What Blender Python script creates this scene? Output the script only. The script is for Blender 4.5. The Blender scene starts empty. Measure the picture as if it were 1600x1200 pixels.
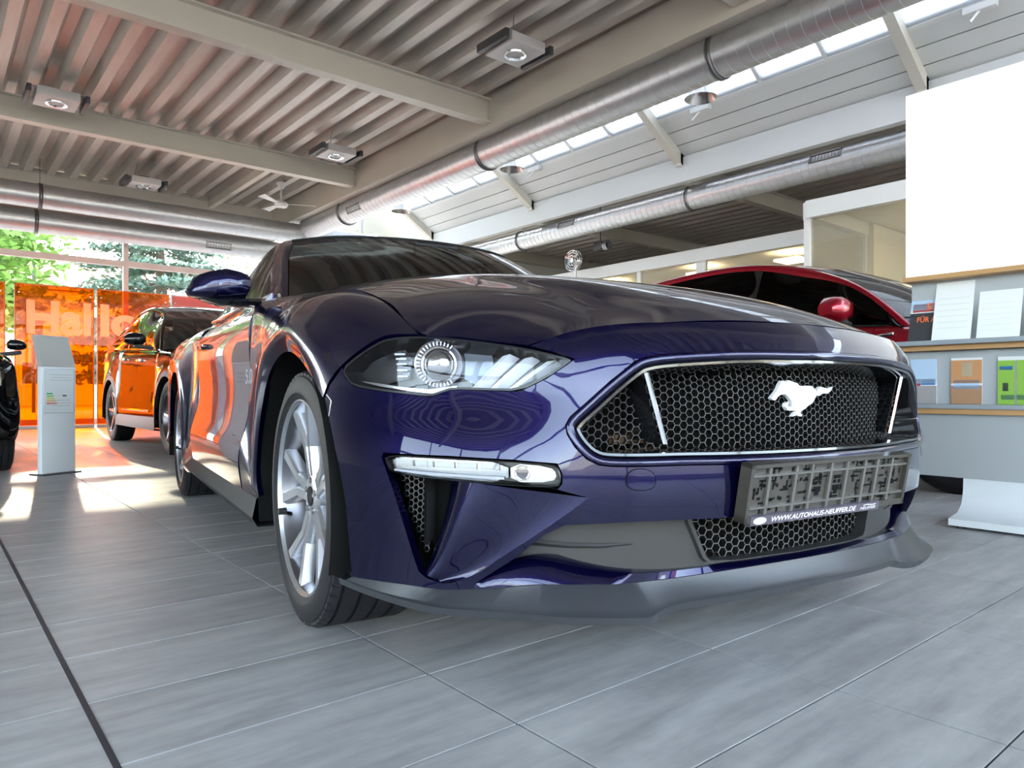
import bpy, bmesh, math, random
import numpy as np
from mathutils import Vector, Matrix
from mathutils.geometry import delaunay_2d_cdt

random.seed(7)
scn = bpy.context.scene
COL = scn.collection

# ------------------------------------------------------------------ camera
YAW = math.radians(-39.5)
cam_data = bpy.data.cameras.new('camera')
cam_data.sensor_width = 36.0
cam_data.lens = 1117.0 / 1600.0 * 36.0
cam_data.shift_y = 12.0 / 1600.0
cam_data.clip_start = 0.05
cam_data.clip_end = 400
cam = bpy.data.objects.new('camera', cam_data)
COL.objects.link(cam)
cam.location = (0, 0, 0.6146)
cam.rotation_euler = (math.pi / 2, 0, YAW)
scn.camera = cam

# ------------------------------------------------------------------ sky, sun, exposure
SUN_EL, SUN_AZ = math.radians(17.6), math.radians(-7)      # azimuth from +Y towards -X
world = bpy.data.worlds.new('sky')
scn.world = world
world.use_nodes = True
wt = world.node_tree
bg = wt.nodes['Background']
sky = wt.nodes.new('ShaderNodeTexSky')
sky.sky_type = 'NISHITA'
sky.sun_disc = False
sky.sun_elevation = math.radians(38)
sky.sun_rotation = -SUN_AZ
sky.air_density = 1.0
sky.dust_density = 1.6
sky.ozone_density = 1.0
haze = wt.nodes.new('ShaderNodeHueSaturation')       # thin summer haze: a paler blue all over the sky
haze.inputs['Saturation'].default_value = 0.55
wt.links.new(sky.outputs['Color'], haze.inputs['Color'])
wt.links.new(haze.outputs['Color'], bg.inputs['Color'])
bg.inputs['Strength'].default_value = 2.5

sun_data = bpy.data.lights.new('sun', 'SUN')
sun_data.energy = 2.0
sun_data.angle = math.radians(0.6)
sun_data.color = (1.0, 0.86, 0.64)
sun = bpy.data.objects.new('sun', sun_data)
COL.objects.link(sun)
sd = Vector((-math.sin(SUN_AZ) * math.cos(SUN_EL), math.cos(SUN_AZ) * math.cos(SUN_EL), math.sin(SUN_EL)))
sun.rotation_euler = sd.to_track_quat('Z', 'Y').to_euler()
sun.location = (0, 30, 20)

scn.view_settings.view_transform = 'Standard'
scn.view_settings.look = 'None'
scn.view_settings.gamma = 1.0
scn.view_settings.use_curve_mapping = False
scn.view_settings.exposure = 0.30
scn.cycles.use_denoising = True
scn.cycles.max_bounces = 10
scn.cycles.diffuse_bounces = 5
scn.cycles.glossy_bounces = 5
scn.cycles.transmission_bounces = 6
scn.cycles.transparent_max_bounces = 24
scn.cycles.sample_clamp_indirect = 6.0
scn.cycles.caustics_reflective = False
scn.cycles.caustics_refractive = False

# ------------------------------------------------------------------ materials
MATS = {}
def _bsdf(m):
    return m.node_tree.nodes['Principled BSDF']
def mat(name, col, rough=0.5, metal=0.0, coat=0.0, coat_rough=0.03, spec=0.5, emit=None, estr=0.0,
        noise=0.0, nscale=8.0, stretch=(1, 1, 1), bump=0.0, bscale=60.0):
    if name in MATS:
        return MATS[name]
    m = bpy.data.materials.new(name)
    m.use_nodes = True
    nt = m.node_tree
    b = _bsdf(m)
    b.inputs['Base Color'].default_value = (*col, 1)
    b.inputs['Roughness'].default_value = rough
    b.inputs['Metallic'].default_value = metal
    b.inputs['Coat Weight'].default_value = coat
    b.inputs['Coat Roughness'].default_value = coat_rough
    b.inputs['Specular IOR Level'].default_value = spec
    if emit:
        b.inputs['Emission Color'].default_value = (*emit, 1)
        b.inputs['Emission Strength'].default_value = estr
    if noise or bump:
        tc = nt.nodes.new('ShaderNodeTexCoord')
        mp = nt.nodes.new('ShaderNodeMapping')
        mp.inputs['Scale'].default_value = stretch
        nt.links.new(tc.outputs['Object'], mp.inputs['Vector'])
    if noise:
        n = nt.nodes.new('ShaderNodeTexNoise')
        n.inputs['Scale'].default_value = nscale
        n.inputs['Detail'].default_value = 5
        nt.links.new(mp.outputs['Vector'], n.inputs['Vector'])
        mx = nt.nodes.new('ShaderNodeMix')
        mx.data_type = 'RGBA'
        mx.inputs['A'].default_value = (*[c * (1 - noise) for c in col], 1)
        mx.inputs['B'].default_value = (*[min(1, c * (1 + noise)) for c in col], 1)
        nt.links.new(n.outputs['Fac'], mx.inputs['Factor'])
        nt.links.new(mx.outputs['Result'], b.inputs['Base Color'])
    if bump:
        n2 = nt.nodes.new('ShaderNodeTexNoise')
        n2.inputs['Scale'].default_value = bscale
        nt.links.new(mp.outputs['Vector'], n2.inputs['Vector'])
        bp = nt.nodes.new('ShaderNodeBump')
        bp.inputs['Strength'].default_value = bump
        bp.inputs['Distance'].default_value = 0.002
        nt.links.new(n2.outputs['Fac'], bp.inputs['Height'])
        nt.links.new(bp.outputs['Normal'], b.inputs['Normal'])
    MATS[name] = m
    return m

def glass(name, tint=(1, 1, 1), ior=1.45, rough=0.0, scatter=0.0, scol=(1, 1, 1), back=0.0):
    """thin pane: clear/tinted transmission plus a Fresnel reflection (and a little diffuse for dust or film)"""
    if name in MATS:
        return MATS[name]
    m = bpy.data.materials.new(name)
    m.use_nodes = True
    nt = m.node_tree
    nt.nodes.remove(_bsdf(m))
    out = nt.nodes['Material Output']
    tr = nt.nodes.new('ShaderNodeBsdfTransparent')
    tr.inputs['Color'].default_value = (*tint, 1)
    gl = nt.nodes.new('ShaderNodeBsdfGlossy')
    gl.inputs['Roughness'].default_value = rough
    f0 = ((ior - 1) / (ior + 1)) ** 2                 # Schlick reflectance, the same from both sides of the sheet
    lw = nt.nodes.new('ShaderNodeLayerWeight'); lw.inputs['Blend'].default_value = 0.5
    pw = nt.nodes.new('ShaderNodeMath'); pw.operation = 'POWER'; pw.inputs[1].default_value = 5.0
    nt.links.new(lw.outputs['Facing'], pw.inputs[0])
    fr = nt.nodes.new('ShaderNodeMath'); fr.operation = 'MULTIPLY_ADD'; fr.inputs[1].default_value = 1 - f0; fr.inputs[2].default_value = f0
    nt.links.new(pw.outputs[0], fr.inputs[0])
    mx = nt.nodes.new('ShaderNodeMixShader')
    nt.links.new(fr.outputs[0], mx.inputs['Fac'])
    src = tr
    if scatter:
        df = nt.nodes.new('ShaderNodeBsdfDiffuse')
        df.inputs['Color'].default_value = (*scol, 1)
        m2 = nt.nodes.new('ShaderNodeMixShader')
        m2.inputs['Fac'].default_value = scatter
        nt.links.new(tr.outputs[0], m2.inputs[1])
        nt.links.new(df.outputs[0], m2.inputs[2])
        src = m2
        if back:                                      # film lit from behind
            tl = nt.nodes.new('ShaderNodeBsdfTranslucent')
            tl.inputs['Color'].default_value = (*scol, 1)
            m3 = nt.nodes.new('ShaderNodeMixShader')
            m3.inputs['Fac'].default_value = back
            nt.links.new(m2.outputs[0], m3.inputs[1])
            nt.links.new(tl.outputs[0], m3.inputs[2])
            src = m3
    nt.links.new(src.outputs[0], mx.inputs[1])
    nt.links.new(gl.outputs[0], mx.inputs[2])
    nt.links.new(mx.outputs[0], out.inputs['Surface'])
    MATS[name] = m
    return m

# ------------------------------------------------------------------ mesh helpers
def link(name, me, material, parent=None, smooth=35):
    if material is not None:
        for mm in (material if isinstance(material, (list, tuple)) else [material]):
            me.materials.append(mm)
    if smooth:
        me.shade_smooth()
        me.set_sharp_from_angle(angle=math.radians(smooth))
    o = bpy.data.objects.new(name, me)
    COL.objects.link(o)
    if parent is not None:
        o.parent = parent
    return o

class MB:
    """collects shapes; build() links them as one mesh object"""
    def __init__(s):
        s.v = []; s.f = []; s.mi = []
    def add(s, vs, fs, mi=0):
        k = len(s.v)
        s.v += [tuple(float(c) for c in p) for p in vs]
        s.f += [tuple(i + k for i in f) for f in fs]
        s.mi += [mi] * len(fs)
        return s
    def box(s, c, d, rz=0.0, ry=0.0, rx=0.0, mi=0, bevel=0.0):
        h = [x / 2 for x in d]
        R = Matrix.Rotation(rz, 3, 'Z') @ Matrix.Rotation(ry, 3, 'Y') @ Matrix.Rotation(rx, 3, 'X')
        if bevel:
            b = min(bevel, *[q * 0.9 for q in h])
            bm = bmesh.new()
            bmesh.ops.create_cube(bm, size=1)
            for vv in bm.verts:
                vv.co = Vector((vv.co.x * d[0], vv.co.y * d[1], vv.co.z * d[2]))
            bmesh.ops.bevel(bm, geom=bm.edges[:], offset=b, segments=2, affect='EDGES', profile=0.6)
            bm.verts.index_update()
            vs = [Vector(c) + R @ vv.co for vv in bm.verts]
            fs = [[vv.index for vv in f.verts] for f in bm.faces]
            bm.free()
            return s.add(vs, fs, mi)
        vs = [Vector(c) + R @ Vector((sx * h[0], sy * h[1], sz * h[2])) for sx in (-1, 1) for sy in (-1, 1) for sz in (-1, 1)]
        fs = [(0, 1, 3, 2), (4, 6, 7, 5), (0, 4, 5, 1), (2, 3, 7, 6), (0, 2, 6, 4), (1, 5, 7, 3)]
        return s.add(vs, fs, mi)
    def lathe(s, prof, n=32, axis='Y', c=(0, 0, 0), closed=False, cap=False, mi=0):
        """prof: list of (along-axis, radius)"""
        vs = []
        for (a, r) in prof:
            for k in range(n):
                t = 2 * math.pi * k / n
                u, w = r * math.cos(t), r * math.sin(t)
                p = (u, a, w) if axis == 'Y' else ((a, u, w) if axis == 'X' else (u, w, a))
                vs.append((c[0] + p[0], c[1] + p[1], c[2] + p[2]))
        fs = []
        m = len(prof)
        for i in range(m if closed else m - 1):
            j = (i + 1) % m
            for k in range(n):
                q = (k + 1) % n
                fs.append((i * n + k, i * n + q, j * n + q, j * n + k))
        if cap:
            fs.append(tuple(range(n)))
            fs.append(tuple((m - 1) * n + k for k in range(n)))
        return s.add(vs, fs, mi)
    def tube(s, path, r, n=8, closed=False, mi=0):
        path = [Vector(p) for p in path]
        m = len(path)
        rs = r if isinstance(r, (list, tuple)) else [r] * m
        vs = []
        up0 = None
        for i, p in enumerate(path):
            if closed:
                t = path[(i + 1) % m] - path[i - 1]
            else:
                t = path[min(i + 1, m - 1)] - path[max(i - 1, 0)]
            t.normalize()
            if up0 is None:
                up0 = Vector((0, 0, 1)) if abs(t.z) < 0.9 else Vector((1, 0, 0))
            a = t.cross(up0)
            if a.length < 1e-4:
                a = t.cross(Vector((0.3, 1, 0.2)))
            a.normalize()
            b = t.cross(a).normalized()
            up0 = -b if (-b).dot(up0) > 0 else b
            for k in range(n):
                q = 2 * math.pi * k / n
                vs.append(p + a * (math.cos(q) * rs[i]) + b * (math.sin(q) * rs[i]))
        fs = []
        for i in range(m if closed else m - 1):
            j = (i + 1) % m
            for k in range(n):
                q = (k + 1) % n
                fs.append((i * n + k, i * n + q, j * n + q, j * n + k))
        if not closed:
            fs.append(tuple(range(n)))
            fs.append(tuple((m - 1) * n + k for k in range(n)))
        return s.add(vs, fs, mi)
    def prism(s, poly, fn0, fn1, mi=0):
        """extrude 2D polygon: fn0/fn1 map (u,v) -> 3D for the two ends"""
        n = len(poly)
        vs = [fn0(*p) for p in poly] + [fn1(*p) for p in poly]
        fs = [tuple(range(n)), tuple(range(2 * n - 1, n - 1, -1))]
        fs += [(i, (i + 1) % n, n + (i + 1) % n, n + i) for i in range(n)]
        return s.add(vs, fs, mi)
    def loft(s, loops, closed=True, mi=0):
        n = len(loops[0])
        vs = [p for l in loops for p in l]
        fs = []
        for i in range(len(loops) - 1):
            for k in range(n if closed else n - 1):
                q = (k + 1) % n
                fs.append((i * n + k, i * n + q, (i + 1) * n + q, (i + 1) * n + k))
        return s.add(vs, fs, mi)
    def build(s, name, material, parent=None, smooth=35, mirror_y=False, weld=0.0, fix=True):
        vs, fs = s.v, s.f
        if mirror_y:
            vs = [(p[0], -p[1], p[2]) for p in vs]
            fs = [tuple(reversed(f)) for f in fs]
        me = bpy.data.meshes.new(name)
        me.from_pydata(vs, [], fs)
        if isinstance(material, (list, tuple)):
            for p, i in zip(me.polygons, s.mi):
                p.material_index = i
        if weld or fix:
            bm = bmesh.new(); bm.from_mesh(me)
            if weld:
                bmesh.ops.remove_doubles(bm, verts=bm.verts, dist=weld)
            if fix:
                bmesh.ops.recalc_face_normals(bm, faces=bm.faces)
            bm.to_mesh(me); bm.free()
        me.validate()
        return link(name, me, material, parent, smooth)

def empty(name, loc=(0, 0, 0), rz=0.0, parent=None):
    o = bpy.data.objects.new(name, None)
    o.empty_display_size = 0.2
    COL.objects.link(o)
    o.location = loc
    o.rotation_euler = (0, 0, rz)
    if parent is not None:
        o.parent = parent
    return o
def tag(o, label, cat, group=None, kind=None):
    if label: o['label'] = label
    if cat: o['category'] = cat
    if group: o['group'] = group
    if kind: o['kind'] = kind
    return o
def struct(o, label=None):
    o['kind'] = 'structure'
    if label: o['label'] = label
    return o
def copy_tree(o, parent=None):
    c = o.copy()
    COL.objects.link(c)
    if parent is not None:
        c.parent = parent
        c.matrix_parent_inverse = o.matrix_parent_inverse.copy()
    for ch in list(o.children):
        copy_tree(ch, c)
    return c

# ---- splines
def cubic(ts, ys, t):
    """natural cubic spline through (ts, ys[k,...]) evaluated at t"""
    ts = np.asarray(ts, float); ys = np.asarray(ys, float); t = np.asarray(t, float)
    n = len(ts)
    if n == 2:
        w = ((t - ts[0]) / (ts[1] - ts[0])).reshape(-1, *([1] * (ys.ndim - 1)))
        return ys[0] * (1 - w) + ys[1] * w
    h = np.diff(ts)
    A = np.zeros((n, n)); R = np.zeros((n,) + ys.shape[1:])
    A[0, 0] = A[-1, -1] = 1
    for i in range(1, n - 1):
        A[i, i - 1] = h[i - 1]; A[i, i] = 2 * (h[i - 1] + h[i]); A[i, i + 1] = h[i]
        R[i] = 6 * ((ys[i + 1] - ys[i]) / h[i] - (ys[i] - ys[i - 1]) / h[i - 1])
    M = np.linalg.solve(A, R.reshape(n, -1)).reshape(R.shape)
    i = np.clip(np.searchsorted(ts, t, side='right') - 1, 0, n - 2)
    sh = (-1,) + (1,) * (ys.ndim - 1)
    hh = h[i].reshape(sh); a = (ts[i + 1] - t).reshape(sh); b = (t - ts[i]).reshape(sh)
    return (M[i] * a ** 3 + M[i + 1] * b ** 3) / (6 * hh) + (ys[i] / hh - M[i] * hh / 6) * a + (ys[i + 1] / hh - M[i + 1] * hh / 6) * b
def chord(P):
    d = np.linalg.norm(np.diff(P, axis=0), axis=-1)
    while d.ndim > 1:
        d = d.mean(axis=-1)
    d = np.maximum(d, 1e-4) ** 0.8
    t = np.concatenate([[0], np.cumsum(d)])
    return t / t[-1]
def surf(rows, nu, nv, gap=(0, 0, 0, 0)):
    """interpolating surface through rows[i][j]; returns dense (nu,nv,3). gap: metres trimmed at row start/end, column start/end"""
    P = np.array(rows, float)
    tu, tv = chord(P), chord(P.transpose(1, 0, 2))
    lu = np.linalg.norm(np.diff(P, axis=0), axis=-1).sum(0).mean()
    lv = np.linalg.norm(np.diff(P, axis=1), axis=-1).sum(1).mean()
    u = np.linspace(gap[0] / lu, 1 - gap[1] / lu, nu)
    v = np.linspace(gap[2] / lv, 1 - gap[3] / lv, nv)
    Q = cubic(tu, P, u)
    return cubic(tv, Q.transpose(1, 0, 2), v).transpose(1, 0, 2)
def grid_normals(G):
    du = np.gradient(G, axis=0); dv = np.gradient(G, axis=1)
    n = np.cross(du, dv)
    return n / np.maximum(np.linalg.norm(n, axis=-1, keepdims=True), 1e-9)
def grid_mb(G, depth=0.012, out=None, sides=(1, 1, 1, 1), mb=None):
    """quad mesh of a dense grid with a folded-in flange so panels have thickness"""
    nu, nv, _ = G.shape
    mb = mb or MB()
    N = grid_normals(G)
    c = G[nu // 2, nv // 2]
    ref = np.array(out if out is not None else (0, 0, 0.4))
    sg = 1 if np.dot(N[nu // 2, nv // 2], c - ref) > 0 else -1
    N = N * sg
    f = []
    for i in range(nu - 1):
        for j in range(nv - 1):
            q = (i * nv + j, (i + 1) * nv + j, (i + 1) * nv + j + 1, i * nv + j + 1)
            f.append(q if sg > 0 else q[::-1])
    mb.add(G.reshape(-1, 3), f)
    if depth:
        def strip(idx):
            a = [G[i, j] for i, j in idx]; b = [G[i, j] - N[i, j] * depth for i, j in idx]
            m = len(idx)
            mb.add(a + b, [(k, k + 1, m + k + 1, m + k) for k in range(m - 1)])
        if sides[0]: strip([(0, j) for j in range(nv)])
        if sides[1]: strip([(nu - 1, j) for j in range(nv)])
        if sides[2]: strip([(i, 0) for i in range(nu)])
        if sides[3]: strip([(i, nv - 1) for i in range(nu)])
    return mb

def inside(poly, pts):
    x, y = pts[:, 0], pts[:, 1]
    r = np.zeros(len(pts), bool)
    n = len(poly)
    for i in range(n):
        x0, y0 = poly[i]; x1, y1 = poly[(i + 1) % n]
        c = ((y0 > y) != (y1 > y))
        with np.errstate(divide='ignore', invalid='ignore'):
            r ^= c & (x < (x1 - x0) * (y - y0) / (y1 - y0) + x0)
    return r
def resample(poly, d, closed=True):
    out = []
    n = len(poly)
    for i in range(n if closed else n - 1):
        a = np.array(poly[i], float); b = np.array(poly[(i + 1) % n], float)
        k = max(1, int(np.ceil(np.linalg.norm(b - a) / d)))
        for q in range(k):
            out.append(tuple(a + (b - a) * q / k))
    if not closed:
        out.append(tuple(poly[-1]))
    return out
def cdt_fill(outer, holes, d):
    """triangulate a polygon with holes on a regular point field; returns 2D verts and triangles"""
    outer = resample(outer, d * 0.7)
    holes = [resample(h, d * 0.7) for h in holes]
    V = []; E = []
    for loop in [outer] + holes:
        k = len(V); n = len(loop)
        V += loop
        E += [(k + i, k + (i + 1) % n) for i in range(n)]
    B = np.array(V)
    lo, hi = B.min(0), B.max(0)
    gx, gy = np.meshgrid(np.arange(lo[0] + d / 2, hi[0], d), np.arange(lo[1] + d / 2, hi[1], d * 0.87))
    gx[1::2] += d / 2
    P = np.stack([gx.ravel(), gy.ravel()], 1)
    k = inside(outer, P)
    for h in holes:
        k &= ~inside(h, P)
    P = P[k]
    if len(P):
        dist = np.min(np.linalg.norm(P[:, None, :] - B[None, :, :], axis=-1), axis=1)
        P = P[dist > d * 0.45]
    allv = [Vector(p) for p in V] + [Vector(p) for p in P]
    vo, eo, fo, *_ = delaunay_2d_cdt(allv, E, [], 0, 1e-6)
    vo = np.array([(p.x, p.y) for p in vo])
    T = np.array([f for f in fo if len(f) == 3])
    cen = vo[T].mean(1)
    k = inside(outer, cen)
    for h in holes:
        k &= ~inside(h, cen)
    return vo, T[k]
def smooth_poly(poly, it=2, closed=True):
    """Chaikin corner cutting"""
    P = [np.array(p, float) for p in poly]
    for _ in range(it):
        Q = [] if closed else [P[0]]
        n = len(P)
        for i in range(n if closed else n - 1):
            a, b = P[i], P[(i + 1) % n]
            Q += [a * 0.75 + b * 0.25, a * 0.25 + b * 0.75]
        if not closed:
            Q.append(P[-1])
        P = Q
    return [tuple(p) for p in P]
def text_mesh(body, size=1.0, extrude=0.0, bold=0.0, shear=0.0, spacing=1.0):
    cu = bpy.data.curves.new('lettering', 'FONT')
    cu.body = body
    cu.size = size
    cu.extrude = extrude
    cu.offset = bold
    cu.shear = shear
    cu.space_character = spacing
    cu.align_x = 'LEFT'
    o = bpy.data.objects.new('lettering', cu)
    COL.objects.link(o)
    bpy.context.view_layer.update()
    dg = bpy.context.evaluated_depsgraph_get()
    me = bpy.data.meshes.new_from_object(o.evaluated_get(dg))
    bpy.data.objects.remove(o)
    me.materials.clear()
    return me
def put_text(name, body, origin, ux, uz, width, height, material, parent=None, extrude=0.0015, bold=0.0, shear=0.0):
    """lettering fitted to width x height, lower-left corner at origin, reading along ux, upright along uz"""
    me = text_mesh(body, 1.0, 0.0, bold, shear)
    co = np.array([v.co[:] for v in me.vertices])
    lo, hi = co.min(0), co.max(0)
    ux, uz = Vector(ux).normalized(), Vector(uz).normalized()
    un = ux.cross(uz)
    for v in me.vertices:
        a = (v.co.x - lo[0]) / (hi[0] - lo[0]) * width
        b = (v.co.y - lo[1]) / (hi[1] - lo[1]) * height
        v.co = Vector(origin) + ux * a + uz * b + un * extrude
    return link(name, me, material, parent, smooth=0)
# ------------------------------------------------------------------ shared materials
PAINT = mat('blue_paint', (0.0032, 0.0024, 0.031), 0.30, 0.75, 1.0, 0.012, 0.0)
BLACKP = mat('black_paint', (0.004, 0.004, 0.005), 0.3, 0.0, 1.0, 0.015, 0.0)
REDP = mat('red_paint', (0.26, 0.004, 0.014), 0.32, 0.5, 1.0, 0.02, 0.0)
GLOSSB = mat('gloss_black', (0.006, 0.006, 0.007), 0.12, 0.0, 0.6, 0.03)
PLASTIC = mat('black_plastic', (0.012, 0.012, 0.013), 0.55, bump=0.15, bscale=500)
GREYP = mat('grey_plastic', (0.018, 0.017, 0.017), 0.5, bump=0.1, bscale=600)
SPLIT = mat('splitter_grey', (0.036, 0.038, 0.044), 0.40, bump=0.08, bscale=600)
RUBBER = mat('tyre_rubber', (0.014, 0.0135, 0.017), 0.6, spec=0.3, noise=0.15, nscale=30)
CHROME = mat('chrome', (0.85, 0.85, 0.87), 0.06, 1.0)
SILVER = mat('silver_wheel', (0.55, 0.57, 0.62), 0.28, 0.85, 0.5, 0.05)
DSILVER = mat('dark_silver', (0.18, 0.18, 0.20), 0.3, 0.9)
STEEL = mat('brake_steel', (0.35, 0.34, 0.33), 0.35, 1.0)
DARK = mat('dark_lining', (0.006, 0.006, 0.006), 0.9, spec=0.1)
MESHM = mat('mesh_black', (0.004, 0.004, 0.004), 0.5)
MESHF = mat('mesh_edge', (0.30, 0.285, 0.28), 0.3, 0.6)
WHITEP = mat('white_lettering', (0.85, 0.85, 0.85), 0.5)
INTER = mat('car_interior', (0.018, 0.018, 0.020), 0.75)
WIND = glass('car_glass', (0.42, 0.46, 0.44), 2.0)
SIDEG = glass('side_glass', (0.22, 0.24, 0.23), 1.7)
DARKG = glass('dark_side_glass', (0.012, 0.012, 0.012), 1.35)
LENS = glass('lamp_lens', (0.93, 0.94, 0.96), 1.5)
FROST = glass('led_lens', (0.75, 0.78, 0.82), 1.5, scatter=0.45, scol=(0.80, 0.82, 0.86))
REFL = mat('lamp_reflector', (0.80, 0.82, 0.86), 0.16, 1.0)
LAMPB = mat('lamp_black', (0.010, 0.010, 0.012), 0.25)
BULB = mat('lamp_light_guide', (0.72, 0.75, 0.80), 0.35, 0.0, 0.5)
# ================================================================== the showroom shell
Y0, Y1 = -4.2, 15.3            # front (behind the camera) and back glazing
X0, X1 = -9.0, 16.5
BAYS = [-0.1, 3.75, 7.6, 11.45, 15.3]
CREAM = mat('cream_steel', (0.62, 0.59, 0.51), 0.45, noise=0.04, nscale=3)
WHITES = mat('white_frame', (0.72, 0.72, 0.70), 0.4)
PANELW = mat('white_panel', (0.66, 0.67, 0.65), 0.5, noise=0.03, nscale=2)
DECK = mat('galvanised_deck', (0.50, 0.465, 0.415), 0.42, 0.25, noise=0.16, nscale=3.5, stretch=(6, .7, 6))
DECKD = mat('dark_deck', (0.50, 0.465, 0.415), 0.5, 0.2, noise=0.16, nscale=3.5, stretch=(6, .7, 6))
DUCTM = mat('spiral_duct_steel', (0.56, 0.57, 0.58), 0.38, 0.85, noise=0.10, nscale=6)
SKYP = glass('diffusing_roof_pane', (0.30, 0.32, 0.33), 1.45, scatter=0.5, scol=(0.85, 0.88, 0.9), back=0.35)
PANE = glass('window_pane', (0.93, 0.96, 0.95), 1.45)
OFFG = glass('office_glass', (0.80, 0.80, 0.76), 1.5, scatter=0.18, scol=(0.75, 0.70, 0.58))

def tile_material():
    m = mat('floor_tile', (0.20, 0.205, 0.215), 0.34, 0.0, 0.0, spec=0.32)
    nt = m.node_tree; b = _bsdf(m)
    geo = nt.nodes.new('ShaderNodeNewGeometry')
    oi = nt.nodes.new('ShaderNodeObjectInfo')
    mp = nt.nodes.new('ShaderNodeMapping'); mp.inputs['Scale'].default_value = (1.6, 9.0, 1.0)
    nt.links.new(geo.outputs['Position'], mp.inputs['Vector'])
    n = nt.nodes.new('ShaderNodeTexNoise'); n.inputs['Scale'].default_value = 1.7; n.inputs['Detail'].default_value = 8; n.inputs['Roughness'].default_value = 0.62
    nt.links.new(mp.outputs['Vector'], n.inputs['Vector'])
    cr = nt.nodes.new('ShaderNodeValToRGB')
    cr.color_ramp.elements[0].position = 0.30; cr.color_ramp.elements[0].color = (0.235, 0.232, 0.234, 1)
    cr.color_ramp.elements[1].position = 0.72; cr.color_ramp.elements[1].color = (0.405, 0.40, 0.395, 1)
    nt.links.new(n.outputs['Fac'], cr.inputs['Fac'])
    n2 = nt.nodes.new('ShaderNodeTexNoise'); n2.inputs['Scale'].default_value = 26; n2.inputs['Detail'].default_value = 4
    nt.links.new(geo.outputs['Position'], n2.inputs['Vector'])
    hs = nt.nodes.new('ShaderNodeHueSaturation')
    ma = nt.nodes.new('ShaderNodeMath'); ma.operation = 'MULTIPLY_ADD'; ma.inputs[1].default_value = 0.10; ma.inputs[2].default_value = 0.90
    nt.links.new(oi.outputs['Random'], ma.inputs[0])
    mb_ = nt.nodes.new('ShaderNodeMath'); mb_.operation = 'MULTIPLY_ADD'; mb_.inputs[1].default_value = 0.22
    nt.links.new(n2.outputs['Fac'], mb_.inputs[0]); nt.links.new(ma.outputs[0], mb_.inputs[2])
    nt.links.new(mb_.outputs[0], hs.inputs['Value'])
    nt.links.new(cr.outputs['Color'], hs.inputs['Color'])
    nt.links.new(hs.outputs['Color'], b.inputs['Base Color'])
    r = nt.nodes.new('ShaderNodeMapRange'); r.inputs['To Min'].default_value = 0.36; r.inputs['To Max'].default_value = 0.54
    nt.links.new(n.outputs['Fac'], r.inputs['Value']); nt.links.new(r.outputs[0], b.inputs['Roughness'])
    return m
TILE = tile_material()
GROUT = mat('grout', (0.06, 0.06, 0.065), 0.8)
FLOOR = MB().box(((X0 + X1) / 2, (Y0 + Y1) / 2, -.05), (X1 - X0, Y1 - Y0, .092)).build('floor', GROUT, smooth=0)
struct(FLOOR, 'grey streaked rectangular floor tiles with dark joints')
TX, TY = .605, .302
tm = bpy.data.meshes.new('tile')
bmt = MB().box((0, 0, -.004), (TX - .005, TY - .005, .008), bevel=.0004)
bm_o = bmt.build('tile', TILE, FLOOR, smooth=0)
tm = bm_o.data
cells = []
cf = Vector((math.sin(-YAW), math.cos(-YAW))); cr_ = Vector((math.cos(-YAW), -math.sin(-YAW)))
for i in range(int(math.ceil((X0 - .245) / TX)), int((X1 - .245) / TX)):
    for j in range(int(math.ceil((Y0 - 1.014) / TY)), int((Y1 - 1.014) / TY)):
        p = Vector((.245 + (i + .5) * TX, 1.014 + (j + .5) * TY))
        zc = p.dot(cf); xc = p.dot(cr_)
        vis = zc > .7 and abs(xc / zc) < .80 and .6146 / max(zc, .01) * 1117 < 690
        cells.append((0 if vis else 1, p.length, p))
cells.sort(key=lambda c: (c[0], c[1]))
first = True
rest = MB()
for k, (vis, _, p) in enumerate(cells):
    if k < 300 and vis == 0:
        if first:
            o = bm_o; first = False
        else:
            o = bpy.data.objects.new('tile', tm); COL.objects.link(o); o.parent = FLOOR
        o.location = (p.x, p.y, 0)
    else:
        a, b_ = TX / 2 - .002, TY / 2 - .002
        rest.add([(p.x - a, p.y - b_, 0), (p.x + a, p.y - b_, 0), (p.x + a, p.y + b_, 0), (p.x - a, p.y + b_, 0),
                  (p.x - a, p.y - b_, -.004), (p.x + a, p.y - b_, -.004), (p.x + a, p.y + b_, -.004), (p.x - a, p.y + b_, -.004)],
                 [(0, 1, 2, 3), (0, 4, 5, 1), (1, 5, 6, 2), (2, 6, 7, 3), (3, 7, 4, 0)])
ro = rest.build('tile_field', TILE, FLOOR, smooth=0, fix=False)
ro['kind'] = 'stuff'; ro['label'] = 'grey floor tiles farther off'
MB().box((.2455, (Y0 + Y1) / 2, .0004), (.011, Y1 - Y0, .0012)).build('expansion_joint', mat('joint_dark', (.012, .011, .022), .6), FLOOR, smooth=0)

# outside ground
GR = mat('paving_outside', (0.42, 0.36, 0.32), 0.8, noise=0.25, nscale=1.5)
def brick_ground():
    nt = GR.node_tree; b = _bsdf(GR)
    tc = nt.nodes.new('ShaderNodeNewGeometry'); br = nt.nodes.new('ShaderNodeTexBrick')
    br.inputs['Color1'].default_value = (.46, .37, .31, 1); br.inputs['Color2'].default_value = (.38, .31, .27, 1); br.inputs['Mortar'].default_value = (.16, .14, .13, 1)
    br.inputs['Scale'].default_value = 2.2; br.inputs['Mortar Size'].default_value = .018
    nt.links.new(tc.outputs['Position'], br.inputs['Vector']); nt.links.new(br.outputs['Color'], b.inputs['Base Color'])
brick_ground()
struct(MB().box((4, 6, -.17), (240, 240, .1)).build('ground', GR, smooth=0), 'paved forecourt outside the showroom')

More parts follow.
